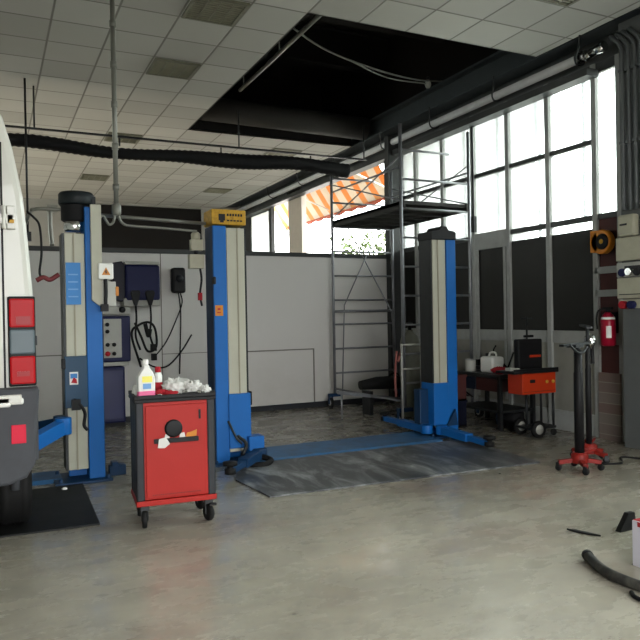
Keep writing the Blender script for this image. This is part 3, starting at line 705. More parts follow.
# ------------------------------------------------------------------ red tool trolley
tr = thing('tool_trolley', 'red and charcoal tool trolley on castors with a cluttered top', 'tool trolley', (1.26,5.31,0), -.09)
W2, D2 = .288, .21
MB().box((-W2+.05,-D2,.21),(W2-.05,D2,.93)).build('cabinet_body', M['red'], tr, bevel=.004)
for sx in (-1, 1):
    for sy in (-1, 1):
        MB().box((sx*(W2-.055),sy*(D2+.006),.20),(sx*(W2+.006),sy*(D2-.06),.95)).build('corner_post', M['darkgrey'], tr, bevel=.012)
    MB().box((sx*(W2+.003),-D2+.06,.21),(sx*(W2-.02),D2-.06,.93)).build('side_panel', M['darkgrey'], tr)
MB().box((-W2-.01,-D2-.012,.165),(W2+.01,D2+.012,.205)).build('bottom_tray', M['red'], tr, bevel=.006)
dr = MB().box((-W2+.065,-D2-.012,.225),(W2-.065,-D2-.001,.905)).build('door', M['red'], tr, bevel=.004)
MB().box((-.165,-D2-.03,.625),(.165,-D2-.012,.66)).build('door_rack', M['black'], dr, bevel=.003)
MB().box((.215-.03,-D2-.018,.79),(.215-.045,-D2-.0,.86)).build('lock', M['black'], dr)
MB().lathe([(.066,0),(.066,.012),(.05,.016),(0,.016)], (-.02,-D2-.012,.73), ((1,0,0),(0,0,1),(0,-1,0)), 32).build('round_badge', M['black'], dr)
gp = MB()
for k in range(24): gp.box((-.18+k*.015,-D2-.0135,.24),(-.172+k*.015,-D2-.0118,.247))
gp.build('vent_slots', M['black'], dr)
tp = MB().box((-W2-.015,-D2-.02,.93),(W2+.015,D2+.02,.955)); 
tp.box((-W2-.015,-D2-.02,.955),(W2+.015,-D2-.0,.985)).box((-W2-.015,D2,.955),(W2+.015,D2+.02,.985)).box((-W2-.015,-D2,.955),(-W2+.005,D2,.985)).box((W2-.005,-D2,.955),(W2+.015,D2,.985))
tp.build('top_tray', M['black'], tr, bevel=.005)
for sx in (-1, 1):
    for sy in (-1, 1):
        c = MB(); x, y = sx*(W2-.05), sy*(D2-.04)
        a = .35 if sx > 0 else -.15
        Xa = (math.cos(a), math.sin(a), 0); Ya = (0,0,1); Za = (-math.sin(a), math.cos(a), 0)
        ax = (Ya, Za, Xa) if sx < 0 else (Ya, Za, Xa)
        c.lathe([(.02,-.017),(.058,-.017),(.064,-.007),(.064,.007),(.058,.017),(.02,.017)], (x, y-.02, .064), ax, 24)
        c = c.build('castor', M['rubber'], tr)
        MB().box((x-.03,y-.045,.135),(x+.03,y+.03,.165)).box((x-.026,y-.035,.055),(x-.02,y-.005,.14)).box((x+.02,y-.035,.055),(x+.026,y-.005,.14)).build('castor_fork', M['darksteel'], c)
        if sx > 0 and sy < 0: MB().box((x+.0,y-.08,.125),(x+.05,y-.045,.14)).build('castor_brake', M['black'], c)
r = thing('paper_scrap', 'torn white and orange paper scraps tucked behind the trolley door rack', 'paper', (1.26-.21*math.sin(.09),5.31-.21*math.cos(.09),.65), -.09)
MB().prism([(-.14,-.055),(-.09,-.06),(-.05,-.03),(-.08,.02),(-.13,.01)], -.035, -.032, 'y').build('white_scrap', M['paper'], r)
MB().prism([(.02,.0),(.07,.0),(.06,.045),(.03,.04)], -.015,-.012,'y').build('white_scrap', M['paper'], r)
MB().prism([(-.09,.0),(-.05,.0),(-.05,.03),(-.08,.04)], -.015,-.012,'y').build('white_scrap', M['paper'], r)
MB().prism([(.07,.005),(.15,.012),(.155,.06),(.11,.045),(.08,.04)], -.016, -.013, 'y').build('orange_scrap', M['orangeplastic'], r)
# things on the trolley
TZ = .956
r = thing('detergent_bottle', 'white plastic bottle with yellow print and pink base on the red trolley', 'bottle', (1.05,5.22,TZ))
MB().prism([(-.062,0),(.06,0),(.064,.14),(.05,.19),(.03,.22),(.022,.225),(.022,.25),(-.022,.25),(-.022,.225),(-.04,.20),(-.064,.16)], -.035, .035, 'y').build('bottle_body', M['whiteplastic'], r, bevel=.012)
MB().box((-.0635,-.0375,.004),(.0615,.037,.058)).build('pink_band', M['pink'], r, bevel=.01)
MB().box((-.035,-.0385,.12),(.04,-.0355,.165)).build('yellow_label', M['labelyellow'], r)
MB().box((-.03,-.0385,.07),(.03,-.0355,.11)).build('blue_print', M['bluelight'], r)
MB().lathe([(.02,.25),(.022,.255),(.022,.285),(.018,.29)], n=18).build('bottle_cap', M['whiteplastic'], r)
r = thing('spray_can', 'small red and white can with red cap beside the white bottle on the trolley', 'can', (1.175,5.38,TZ))
MB().lathe([(.032,0),(.034,.005),(.034,.15),(.02,.18)], n=20).build('can_body', M['whiteplastic'], r)
MB().lathe([(.0345,.03),(.0345,.10)], n=20).build('can_label', M['redcloth'], r)
MB().lathe([(.022,.175),(.022,.215),(.015,.22)], n=18).build('can_cap', M['redcloth'], r)
r = MB().blob((1.0,5.33,TZ+.045), (.035,.05,.045), 3)
tag(r.build('paper_wad', M['paper']), 'crumpled white paper wad at the left rim of the trolley top', 'paper')
labs = ['crumpled white rag heaped highest on the trolley top', 'white crumpled rag at the back of the trolley top', 'greasy white rag right of centre on the trolley top', 'white rag hanging over the right rim of the trolley']
for k, (x, y, rx, ry, rz, sd) in enumerate([(1.28,5.30,.085,.07,.065,1),(1.36,5.42,.085,.07,.06,2),(1.42,5.27,.07,.07,.055,4),(1.50,5.22,.045,.06,.035,5)]):
    o = MB().blob((x,y,TZ+rz*.85), (rx,ry,rz), sd, .55, 18, 4)
    tag(o.build('crumpled_rag', M['paper']), labs[k], 'rag', 'white rags on the trolley')
labs = ['dark red rag at the front left of the trolley top', 'dark red rag between the white rags and the bottle']
for k, (x, y, rx, ry, rz, sd) in enumerate([(1.16,5.22,.06,.05,.03,7),(1.22,5.17,.06,.04,.025,8)]):
    o = MB().blob((x,y,TZ+rz*.9), (rx,ry,rz), sd, .5, 16, 4)
    tag(o.build('red_rag', M['redcloth']), labs[k], 'rag', 'red rags on the trolley')
r = thing('ratchet', 'black ratchet wrench lying in front of the white rags on the trolley', 'wrench', (1.36,5.15,TZ))
MB().beam((-.07,-.01,.02),(.08,.02,.02),.02,.018).build('handle', M['black'], r, bevel=.004)
MB().lathe([(.02,.0),(.026,.006),(.026,.03),(.015,.036)], (.09,.022,0), n=16).build('head', M['chrome'], r)
labs = ['small chrome socket at the front edge of the trolley top', 'chrome socket beside the red rag on the trolley', 'chrome socket near the right rag on the trolley']
for k, (x, y) in enumerate([(1.28,5.12),(1.13,5.13),(1.47,5.13)]):
    o = MB().lathe([(.014,0),(.017,.003),(.017,.03),(.011,.032),(.011,.02),(0,.02)], (x,y,TZ), n=16)
    tag(o.build('socket', M['chrome']), labs[k], 'socket', 'chrome sockets on the trolley')

# ------------------------------------------------------------------ test equipment against the partition
r = thing('tester_head', 'navy blue wall-mounted tester box with two plug grips', 'test device', (1.95,10.3,1.8))
MB().box((-.16,-.1,0.02),(.34,.2,.55)).build('housing', M['navy'], r, bevel=.03)
MB().prism([(-.33,.05),(-.16,.0),(-.16,.55),(-.20,.6),(-.33,.58)], -.05, .2, 'y').build('side_housing', M['navydark'], r, bevel=.01)
MB().box((-.19,-.09,-.06),(.34,.17,.06)).build('lower_shelf', M['greypanel'], r, bevel=.01)
MB().box((-.16,-.09,.55),(.34,.2,.6)).build('top_cover', M['greypanel'], r, bevel=.01)
for x in (-.03, .18):
    g = MB().prism([(x-.07,.14),(x-.05,.17),(x+.05,.17),(x+.07,.14),(x+.05,.05),(x+.02,-.05),(x-.02,-.05),(x-.05,.05)], -.16, -.1, 'y').build('plug_grip', M['black'], r, bevel=.01)
    MB().tube(spline([(x,-.13,-.04),(x+.005,-.14,-.25),(x-.01,-.14,-.5),(x+.05,-.15,-.7)]), .015).build('plug_cable', M['rubber'], g)
MB().tube(spline([(-.05,-.14,-.3),(.03,-.16,-.5),(.12,-.18,-.72),(.25,-.16,-.66),(.24,-.15,-.4),(.15,-.14,-.3),(.0,-.14,-.34),(-.1,-.15,-.48),(.02,-.18,-.95)]), .017).tube(spline([(.1,-.13,-.32),(.14,-.15,-.5),(.17,-.14,-.4)]), .03).box((.17,-.2,-.72),(.25,-.12,-.62)).box((.18,-.2,-.86),(.25,-.12,-.76)).tube(spline([(.8,-.1,-.5),(.62,-.15,-.75),(.4,-.2,-.95),(.2,-.2,-.95),(.0,-.2,-.82)]), .012).build('cable_bundle', M['rubber'], r)
r = thing('console', 'grey and navy control console with knobs behind the left lift column', 'console', (1.6,10.3,0))
MB().box((-.20,-.1,1.62),(.25,.2,1.735)).build('grey_head', M['greypanel'], r, bevel=.02)
MB().lathe([(.045,0),(.045,.03),(.0,.03)], (.13,-.1,1.69), ((1,0,0),(0,0,1),(0,-1,0)), 20).build('round_knob', M['black'], r)
MB().box((-.2,-.12,.94),(.24,.2,1.60)).build('housing', M['navy'], r, bevel=.02)
pn = MB().box((-.14,-.135,1.0),(.11,-.119,1.56)).build('control_panel', M['greypanel'], r, bevel=.005)
for x, z in ((-.09,1.48),(-.09,1.38),(-.09,1.19),(.0,1.19),(-.0,1.06)): MB().lathe([(.028,0),(.028,.03),(0,.03)], (x,-.135,z), ((1,0,0),(0,0,1),(0,-1,0)), 16).build('control_knob', M['black'], pn)
MB().lathe([(.035,0),(.035,.03),(0,.03)], (-.09,-.135,1.06), ((1,0,0),(0,0,1),(0,-1,0)), 16).build('red_knob', M['redcloth'], pn)
MB().box((-.2,-.1,.88),(.22,.2,.935)).build('shelf', M['greypanel'], r, bevel=.005)
MB().box((-.2,-.12,.06),(.15,.2,.87)).build('lower_cabinet', M['navy'], r, bevel=.02)
MB().box((-.17,-.125,.12),(.12,-.119,.82)).build('cabinet_door', mat('navy door', '#131a4a', .35), r, bevel=.004)
MB().box((-.2,-.1,0),(.15,.15,.06)).build('plinth', M['black'], r)
r = thing('handheld_unit', 'black handheld unit hanging on the partition with two long cords', 'handheld unit', (2.63,PY,1.94))
MB().box((-.11,-.16,.0),(.1,-.02,.39)).build('unit_body', M['black'], r, bevel=.035)
MB().lathe([(.06,0),(.06,.02),(.0,.03)], (0,-.16,.22), ((1,0,0),(0,0,1),(0,-1,0)), 20).build('dial', M['darkgrey'], r)
MB().tube(spline([(.0,-.08,.0),(.03,-.07,-.3),(.02,-.06,-.7),(.0,-.05,-1.25)]), .010).tube(spline([(.03,-.08,.0),(.05,-.09,-.15),(-.05,-.12,-.4),(-.22,-.12,-.75),(-.42,-.1,-1.0)]), .010).build('cord', M['black'], r)

# ------------------------------------------------------------------ rolling scaffold
sc = thing('scaffold_tower', 'tall steel rolling scaffold with dark platform beside the corner windows', 'scaffold', (0,0,0))
SX0, SX1, SY0, SY1 = 5.22, 6.40, 8.15, 10.3
for y, zt in ((SY0, 4.22), (SY1, 4.05)):
    f = MB(); 
    for x in (SX0, SX1): f.tube([(x,y,.2),(x,y,zt)], .024, 12)
    f.tube([(SX0,y,1.62),(SX1,y,1.62)], .024, 10) if y == SY1 else None
    f = f.build('end_frame', M['alu'], sc)
    g = MB()
    for k in range(9):
        z = .58+.41*k
        g.tube([(SX0,y,z),(SX1 if z < 3.7 else SX1-.35,y,z)], .016, 10)
    g.build('rung_rails', M['alu'], f)
for x in (SX0-.03, SX1+.03):
    for z0, z1 in ((3.15,3.75),):
        MB().tube([(x,SY0,z0),(x,SY1,z1)], .011, 8).build('diagonal_brace', M['alu'], sc); MB().tube([(x,SY1,z0),(x,SY0,z1)], .011, 8).build('diagonal_brace', M['alu'], sc)
for x in (SX0, SX1):
    for z in (3.62, .32): MB().tube([(x,SY0,z),(x,SY1,z)], .015, 8).build('guard_rail', M['alu'], sc)
d = MB(); d.tube([(5.33,SY1-.05,.12),(5.40,SY1-.05,1.72),(6.10,SY1-.05,3.05)], .011, 8); d.tube([(5.48,SY1-.05,3.05),(6.33,SY1-.05,1.6),(6.44,SY1-.05,.25)], .011, 8)
d.build('cross_brace', M['alu'], sc)
d = MB(); d.box((SX0+.03,SY0,3.10),(SX1-.03,SY1,3.15)); d.box((SX0+.03,SY0-.02,3.04),(SX0+.06,SY1+.02,3.15)); d.box((SX1-.06,SY0-.02,3.04),(SX1-.03,SY1+.02,3.15))
for k in range(6): d.box((SX0+.05,SY0+.2+k*.38,3.05),(SX1-.05,SY0+.24+k*.38,3.10))
d.build('platform', mat('dark platform boards', '#2e2d2a', .7, dirt=.4), sc)
d = MB(); d.box((SX0-.07,SY0-.05,3.15),(SX0-.04,SY1+.05,3.17)); 
cst = []
for x in (SX0, SX1):
    for y in (SY0, SY1):
        dx = -.1 if x == SX0 else .1
        c = MB().lathe([(.02,-.02),(.085,-.02),(.09,0),(.085,.02),(.02,.02)], (x+dx,y-.03,.092), 'x', 24).build('castor', M['rubber'], sc)
        MB().lathe([(.0,-.023),(.05,-.023),(.05,.023),(.0,.023)], (x+dx,y-.03,.092), 'x', 16).build('castor_hub', M['greypanel'], c)
        MB().box((x+dx-.03,y-.07,.19),(x+.1 if dx<0 else x+dx+.03,y+.01,.24)).box((x+dx-.032,y-.06,.07),(x+dx-.026,y,.2)).box((x+dx+.026,y-.06,.07),(x+dx+.032,y,.2)).build('castor_bracket', M['blue_dark'], c)
# clutter on the floor round the scaffold
r = thing('rolled_cover', 'long black rolled cover lying low on trestles in front of the scaffold', 'roll', (5.15,9.3,0))
m = MB().tube([(0,0,.46),(.3,0,.48),(.7,.02,.47),(1.05,.04,.46)], [.07,.10,.105,.10], 16); m.build('roll', M['rubber'], r)
m = MB().tube(arc((.62,0,.50),.12,0,PI,10), .014, 8); m.build('strap_loop', M['rubber'], r)
for a in (.1,.85): MB().box((a,-.12,.0),(a+.06,.12,.37)).build('trestle', M['darksteel'], r)
r = MB().beam((4.66,9.1,.40),(5.9,9.15,.20),.05,.05)
r.tube([(4.72,9.1,.39),(4.72,9.1,.0)],.015).tube([(5.8,9.15,.22),(5.8,9.15,0)],.015)
tag(r.build('steel_bar', M['alu']), 'long steel square bar sloping low across the scaffold foot', 'bar')
r = thing('step_frame', 'small pale step frame standing behind the right lift column', 'frame', (5.06,7.95,0))
m = MB().tube([(0,0,.0),(0,0,1.15)], .016).tube([(.32,0,.0),(.32,0,1.15)], .016)
for z in (.8,1.13): m.tube([(0,0,z),(.32,0,z)], .013)
m.build('pale_frame', M['greypanel'], r)
m = MB().tube(spline([(-.05,.05,1.05),(-.08,.05,.7),(-.07,.05,.42)]), .016).tube(spline([(.03,.05,1.05),(-.03,.05,.9)]), .02); m.build('pink_rope', mat('faded pink cord', '#7d4a44', .8), r)
r = thing('gas_cylinder', 'dull grey-green gas cylinder standing between the scaffold and right column', 'gas cylinder', (5.78,8.85,0))
m = MB().lathe([(.14,0),(.15,.02),(.15,1.12),(.12,1.22),(.05,1.28),(.05,1.31)], n=28); m.build('cylinder_body', mat('grey green', '#6d6e62', .5, dirt=.4), r)
m = MB().lathe([(.03,1.31),(.03,1.38),(.055,1.39),(.055,1.42),(.02,1.43)], n=16); m.build('valve', M['darksteel'], r)

# ------------------------------------------------------------------ workbench with clutter along the window wall
r = thing('workbench', 'dark cluttered steel workbench along the window wall right of the lift', 'workbench', (5.98,7.05,0))
MB().box((0,0,.68),(.65,1.02,.73)).build('worktop', M['darksteel'], r, bevel=.005)
MB().box((.02,.02,.22),(.6,1.0,.25)).build('lower_shelf', M['darksteel'], r)
for x, y in ((.02,.02),(.58,.02),(.02,.96),(.58,.96)): MB().box((x,y,0),(x+.05,y+.05,.68)).build('leg', M['darksteel'], r)
MB().box((.02,.05,.5),(.6,.50,.67)).build('drawer', mat('oxblood', '#3a1b19', .5), r, bevel=.005)
MB().box((.02,.52,.5),(.6,.99,.67)).build('drawer', mat('dark navy sheet', '#1a2230', .5), r, bevel=.005)
r = thing('jerrycan', 'white plastic jerrycan standing on the dark workbench', 'jerrycan', (6.2,7.45,.73))
MB().box((-.11,-.14,0),(.1,.13,.22)).build('can_body', M['whiteplastic'], r, bevel=.03)
MB().tube(spline([(0,-.09,.21),(0,-.07,.27),(0,.03,.27),(0,.07,.21)]), .014).build('handle', M['whiteplastic'], r)
MB().lathe([(.025,.21),(.025,.26),(0,.26)], (0,.1,0), n=14).build('can_cap', M['black'], r)
r = thing('white_tin', 'small white tin left of the jerrycan on the workbench', 'tin', (6.12,7.82,.73))
MB().lathe([(.07,0),(.075,.005),(.075,.15),(.07,.155)], n=24).build('tin_body', M['greypanel'], r)
MB().lathe([(.073,.155),(.073,.17),(.0,.17)], n=24).build('tin_lid', M['steel'], r)
r = thing('grease_gun', 'black grease gun lying up against the jerrycan on the bench', 'tool', (6.28,7.22,.73))
MB().tube([(0,0,.04),(.05,.32,.22)], .025).tube([(.03,.05,.05),(.1,.0,.28)], .012).build('barrel', M['black'], r)
MB().tube(spline([(.05,.32,.22),(.06,.36,.3),(.03,.28,.36)]), .01).build('nozzle', M['black'], r)
r = MB().blob((6.13,7.22,.775), (.09,.11,.045), 12, .4)
tag(r.build('red_rag', M['redcloth']), 'bright red cloth on the workbench beside the orange cart', 'rag')
r = thing('vise', 'dark bench vise at the far end of the workbench', 'vise', (6.45,7.95,.73))
MB().box((-.08,-.08,0),(.08,.08,.05)).box((-.05,-.12,.05),(.05,.0,.14)).box((-.05,.05,.05),(.05,.12,.14)).build('vise_body', M['darksteel'], r, bevel=.008)
MB().tube([(0,-.25,.09),(0,.1,.09)], .015).tube([(-.08,-.24,.09),(.08,-.24,.09)], .008).build('screw', M['chrome'], r)
labs = ['set of small chrome wrenches leaning on the lower shelf, left one', 'middle one of three leaning chrome wrenches below the bench top', 'right one of three leaning chrome wrenches below the bench top']
for k in range(3):
    o = MB().beam((5.955,7.58+k*.09,.40),(5.93,7.80+k*.09,.50),.03,.01)
    o.lathe([(.014,-.005),(.03,-.005),(.03,.005),(.014,.005)], (5.93,7.82+k*.09,.505), ((0,1,0),(0,0,1),(1,0,0)), 14)
    tag(o.build('wrench', M['chrome']), labs[k], 'wrench', 'wrenches below the bench top')
labs = ['dark crate of parts on the floor right behind the right lift column', 'dark red crate stacked on top of another behind the right lift column']
for k, (x, y, z, mm_) in enumerate([(5.66,8.0-.2,0,'navydark'),(5.66,7.8,.352,'maroon')]):
    r = thing('parts_crate', labs[k], 'crate', (x,y,z), 0, 'crates by the workbench')
    hh = .35 if k < 2 else .22; ww = .24 if k < 2 else .14; dp = .16 if k < 2 else .12
    q = MB(); q.box((-ww,-dp,0),(ww,dp,.02)).box((-ww,-dp,0),(ww,-dp+.015,hh)).box((-ww,dp-.015,0),(ww,dp,hh)).box((-ww,-dp+.015,0),(-ww+.015,dp-.015,hh)).box((ww-.015,-dp+.015,0),(ww,dp-.015,hh))
    q.box((-ww-.01,-dp-.01,hh-.03),(ww+.01,-dp+.015,hh)).build('crate_shell', M[mm_], r)
    q = MB()
    for n_ in range(7): q.tube([(-ww+.05+n_*(2*ww-.1)/6,-.1,.03),(-ww+.06+n_*(2*ww-.12)/6,.1,hh-.05)], .014, 8)
    q.build('scrap_rods', M['darksteel'], r)
labs = ['dark drum under the workbench near the lift column', 'dark drum under the workbench near the orange cart']
for k, (x, y) in enumerate([(6.42,7.45),(6.3,7.15)]):
    o = MB().lathe([(.13,0),(.135,.01),(.135,.1),(.14,.11),(.135,.12),(.135,.21),(.12,.215)], (x,y,.0), n=24)
    tag(o.build('oil_drum', M['blue_dark' if k == 0 else 'black']), labs[k], 'drum', 'drums under the bench')
# ------------------------------------------------------------------ orange service cart
r = thing('service_cart', 'two-wheeled black service cart with an orange drawer box', 'cart', (6.03,6.56,0))
MB().box((-.22,-.13,.54),(.32,.13,.80)).build('drawer_box', M['orange'], r, bevel=.008)
MB().box((-.10,-.138,.68),(-.02,-.128,.72)).box((-.20,-.136,.57),(.30,-.130,.575)).build('drawer_handle', M['black'], r, bevel=.004)
for x_ in (.17,.27): MB().lathe([(.022,0),(.022,.012),(0,.014)], (x_,-.13,.685), ((1,0,0),(0,0,1),(0,-1,0)), 16).build('gauge', M['amber'], r)
MB().box((-.38,-.17,.80),(.33,.17,.83)).box((-.38,-.17,.83),(.33,-.155,.86)).build('tray', M['black'], r, bevel=.005)
for a, b_, z in ((.04,.09,.56),(.29,.10,.8),(.29,-.11,.55)): MB().tube([(a,b_,.12),(a,b_,z)], .016).build('post', M['darksteel'], r)
MB().box((-.10,-.13,.10),(.32,.13,.13)).build('base_frame', M['darksteel'], r, bevel=.004)
for x, y in ((.0,-.155),(.0,.155)):
    c = MB().lathe([(.05,-.02),(.10,-.022),(.108,0),(.10,.022),(.05,.02)], (x,y,.108), 'y', 28).build('wheel', M['rubber'], r)
    MB().lathe([(0,-.024),(.06,-.024),(.06,.024),(0,.024)], (x,y,.108), 'y', 20).build('wheel_rim', M['greypanel'], c)
for b_ in (-.1,.1): MB().lathe([(.01,-.012),(.04,-.014),(.045,0),(.04,.014),(.01,.012)], (.30,b_,.046), 'y', 20).build('castor', M['rubber'], r)
MB().tube([(.10,.13,.83),(.10,.13,1.5)], .012).box((.0,.12,1.46),(.2,.14,1.48)).build('aerial_handle', M['darksteel'], r)
r = thing('tool_case', 'black open tool case with small orange mark standing on the orange cart', 'tool case', (6.06,6.60,.83))
MB().box((-.15,.0,0),(.24,.09,.38)).build('case_shell', M['black'], r, bevel=.015)
MB().box((.03,-.004,.15),(.21,-.0005,.18)).build('case_mark', M['orange'], r)
MB().box((-.02,.02,.40),(.12,.06,.43)).build('case_handle', M['black'], r, bevel=.006)
r = MB().box((5.69,6.50,.832),(5.78,6.60,.87)).box((5.80,6.52,.832),(5.86,6.58,.86))
tag(r.build('tool_tray_item', M['greypanel'], bevel=.008), 'small grey parts box on the left of the orange cart tray', 'parts box')

# ------------------------------------------------------------------ transmission jacks
def jack(label, loc, rz, rc):
    r = thing('transmission_jack', label, 'jack', loc, rz, 'tall jacks by the right column')
    MB().lathe([(rc,.10),(rc,.95),(rc*.88,.96),(rc*.88,1.17),(.02,1.18)], n=20).build('cylinder', M['black'], r)
    b_ = MB()
    for k in range(4):
        a = PI/4+PI/2*k; b_.beam((0,0,.11),(.2*math.cos(a),.2*math.sin(a),.085),.05,.04)
    b_.lathe([(.08,.08),(.08,.16),(.06,.18)], n=18); b_ = b_.build('base', M['jackred'], r, bevel=.005)
    for k in range(4):
        a = PI/4+PI/2*k; x, y = .2*math.cos(a), .2*math.sin(a)
        c = MB().lathe([(.01,-.012),(.03,-.014),(.033,0),(.03,.014),(.01,.012)], (x,y,.034), 'x', 16).build('castor', M['black'], r)
        MB().box((x-.02,y-.02,.04),(x-.015,y+.02,.085)).box((x+.015,y-.02,.04),(x+.02,y+.02,.085)).build('castor_fork', M['darksteel'], c)
    MB().tube([(.05,-.02,.17),(.16,-.08,.2)], .012).lathe([(.02,0),(.03,.05),(.02,.06)], (.12,.0,.14), n=12).build('pedal', M['jackred'], r)
    return r
r = jack('nearer tall black jack on a red wheeled base with a flat saddle', (5.13,4.9,0), .25, .045)
MB().tube([(0,0,1.17),(0,0,1.21)], .02).beam((-.26,.02,1.225),(.22,0,1.235),.05,.022).box((-.12,-.05,1.20),(.02,.05,1.225)).tube(spline([(-.2,-.03,1.23),(-.12,-.06,1.16),(.0,-.05,1.15),(.1,-.04,1.2)]), .012).build('saddle', M['darksteel'], r)
r = jack('farther slim black jack with chrome saddle behind the nearer one', (5.56,5.18,0), .9, .03)
MB().tube([(0,0,1.17),(0,0,1.38)], .018).beam((-.14,0,1.38),(.14,.03,1.40),.06,.02).build('saddle', M['darksteel'], r)
MB().blob((.03,-.03,1.24), (.05,.05,.07), 3, .4).build('clamp', M['chrome'], r)
MB().tube(spline([(.05,-.05,1.25),(.1,-.06,1.12),(.08,-.06,1.0)]), .018).build('lever', M['black'], r)

# ------------------------------------------------------------------ fire extinguisher, reel, electrical boxes, conduits
r = thing('fire_extinguisher', 'red fire extinguisher hanging beside the right column', 'fire extinguisher', (6.56,5.80,1.13))
MB().lathe([(.06,0),(.085,.02),(.085,.30),(.06,.37),(.03,.40)], n=28).build('cylinder', M['extred'], r)
MB().lathe([(.028,.40),(.028,.43),(.02,.44)], n=14).box((-.02,-.06,.43),(.02,.06,.46)).build('valve', M['black'], r)
MB().lathe([(.082,.315),(.075,.345)], n=28).build('collar_label', M['whiteplastic'], r)
def lb(u, v_):
    a = PI*1.15+u*.7; return (.0865*math.cos(a), .0865*math.sin(a), .10+.14*v_)
MB().grid(lb, 8, 2).build('side_label', M['whiteplastic'], r)
MB().tube(spline([(0,.05,.44),(-.02,.12,.42),(-.02,.15,.33),(-.02,.14,.2)]), .010).build('hose', M['black'], r)
MB().box((.08,-.04,.15),(.125,.04,.4)).build('wall_bracket', M['black'], r)
r = thing('hose_reel', 'orange and black round hose reel on the window post', 'hose reel', (6.62,5.90,2.37))
MB().lathe([(.13,-.06),(.145,-.05),(.145,.03),(.13,.04)], (0,0,0), 'x', 36).box((-.06,.04,-.12),(.04,.15,.14)).build('reel_case', M['orangeplastic'], r, bevel=.008)
MB().lathe([(.0,-.075),(.075,-.075),(.095,-.06)], (0,-.03,0), 'x', 32).build('reel_disc', M['black'], r)
MB().lathe([(.0,-.082),(.025,-.082),(.03,-.075)], (0,-.03,0), 'x', 20).build('hub', M['amber'], r)
MB().box((.04,-.03,-.05),(.09,.03,.05)).build('reel_bracket', M['black'], r)
CXF = 6.45
r = thing('isolator_box', 'beige rounded isolator box with dark slot at the top of the column', 'switch box', (CXF,5.37,2.37))
MB().box((-.10,-.12,0),(-.002,.1,.24)).build('box_body', M['boxbeige'], r, bevel=.025)
MB().box((-.106,-.03,.12),(-.1,.06,.14)).build('slot', M['darkgrey'], r)
r = thing('fuse_panel', 'tall beige electrical panel with sockets on the right column', 'electrical panel', (CXF,5.37,1.70))
MB().box((-.08,-.3,.40),(-.002,.14,.66)).build('upper_box', M['boxbeige'], r, bevel=.008)
MB().box((-.07,-.3,.22),(-.002,.14,.38)).build('middle_box', M['greypanel'], r, bevel=.005)
MB().box((-.08,-.3,-.02),(-.002,.13,.21)).build('lower_box', M['boxbeige'], r, bevel=.008)
for y, z, mt in ((.06,.27,'navy'),(-.03,.275,'chrome'),(-.14,.27,'black'),(.06,-.09,'redcloth'),(-.05,-.09,'navy')):
    MB().lathe([(.04,-.10),(.045,-.09),(.045,-.0)], (-.0,y,z), 'x', 20).build('socket_outlet', M[mt], r)
MB().box((-.04,-.3,-.13),(-.002,.14,-.03)).build('socket_plate', M['boxbeige'], r, bevel=.005)
MB().box((-.086,-.25,.30),(-.07,.02,.34)).box((-.086,-.25,.02),(-.08,.1,.03)).build('switch_row', M['darkgrey'], r)
labs = ['grey conduit on the right column nearest the windows', 'middle one of the grey conduits on the right column', 'grey conduit on the right column nearest the frame edge', 'thick outer grey conduit beside the column conduits']
for k in range(4):
    y = 5.41-.082*k
    o = MB().tube(spline([(6.52,y+.22,4.66),(6.46,y+.2,4.68),(6.41,y+.12,4.62),(6.40,y+.02,4.5),(6.40,y,4.35),(6.40,y,3.5),(6.40,y,2.66)]), .022, 10)
    for z in (4.2,3.4): o.box((6.40-.03,y-.03,z),(6.45,y+.03,z+.03))
    tag(o.build('column_conduit', M['conduitgrey']), labs[k], 'conduit', 'conduits on the column')
# round pipe with hangers along the top of the window wall
r = thing('heating_pipe', 'long pale pipe with hanger hooks running along above the windows', 'pipe', (6.52,0,4.62))
MB().tube([(0,6.15,.0),(0,19.0,0)], .055, 16).build('pipe_run', mat('pale painted pipe', '#cfd2d2', .4, dirt=.2), r)
MB().tube([(0,5.95,0),(0,6.15,0)], .035, 14).lathe([(.065,0),(.065,.05)], (0,6.02,0), 'y', 16).lathe([(.065,0),(.065,.04)], (0,6.12,0), 'y', 16).tube([(0,5.75,.02),(0,5.95,.0)], .06, 14).build('pipe_fitting', M['chrome'], r)
for y in (6.1, 7.6, 9.1, 10.6, 12.4, 14.2, 16): 
    h = MB().tube(spline([(-.34,y-.3,.13),(-.30,y-.25,.02),(-.2,y-.1,-.06),(-.08,y,-.09),(.03,y,-.07),(.07,y,0),(.06,y,.06),(.0,y,.075)]), .012, 8)
    h.build('hanger_hook', M['darksteel'], r)
r = MB().box((6.50,6.0,4.38),(6.69,19.0,4.47)).build('trim_lintel', M['framedark']); struct(r)

# ------------------------------------------------------------------ foreground right
r = thing('rubber_hose', 'short curved black rubber hose lying on the floor at the lower right', 'hose', (0,0,0))
MB().tube(spline([(3.31,3.11,.035),(3.235,2.97,.032),(3.19,2.83,.032),(3.185,2.70,.032),(3.20,2.58,.032),(3.25,2.4,.032)]), .03, 16).build('hose_body', mat('scuffed rubber', '#242422', .55, dirt=.6, scale=15, dark='#6d6b62'), r)
MB().tube([(3.315,3.12,.0355),(3.30,3.092,.034)], .034, 16).build('hose_cuff', M['black'], r)
r = MB().tube(spline([(3.12,2.63,.012),(3.085,2.57,.012),(3.09,2.45,.012)]), .012, 10)
tag(r.build('hose_clamp', M['black']), 'small black hose end lying beside the curved hose', 'hose end')
r = thing('cardboard_box', 'white carton with red print cut off by the right edge', 'carton', (3.49,2.93,0), 0)
def rb(mb, a, b): return mb.box(a, b)
MB().box((0,-.36,0),(.34,0.0,.275)).build('carton', mat('white carton', '#cfcdd6', .6, dirt=.08), r, bevel=.003)
MB().box((.01,-.15,.2755),(.15,-.0,.278)).box((-.0025,-.12,.245),(-.0005,-.04,.274)).build('red_print', M['redcloth'], r)
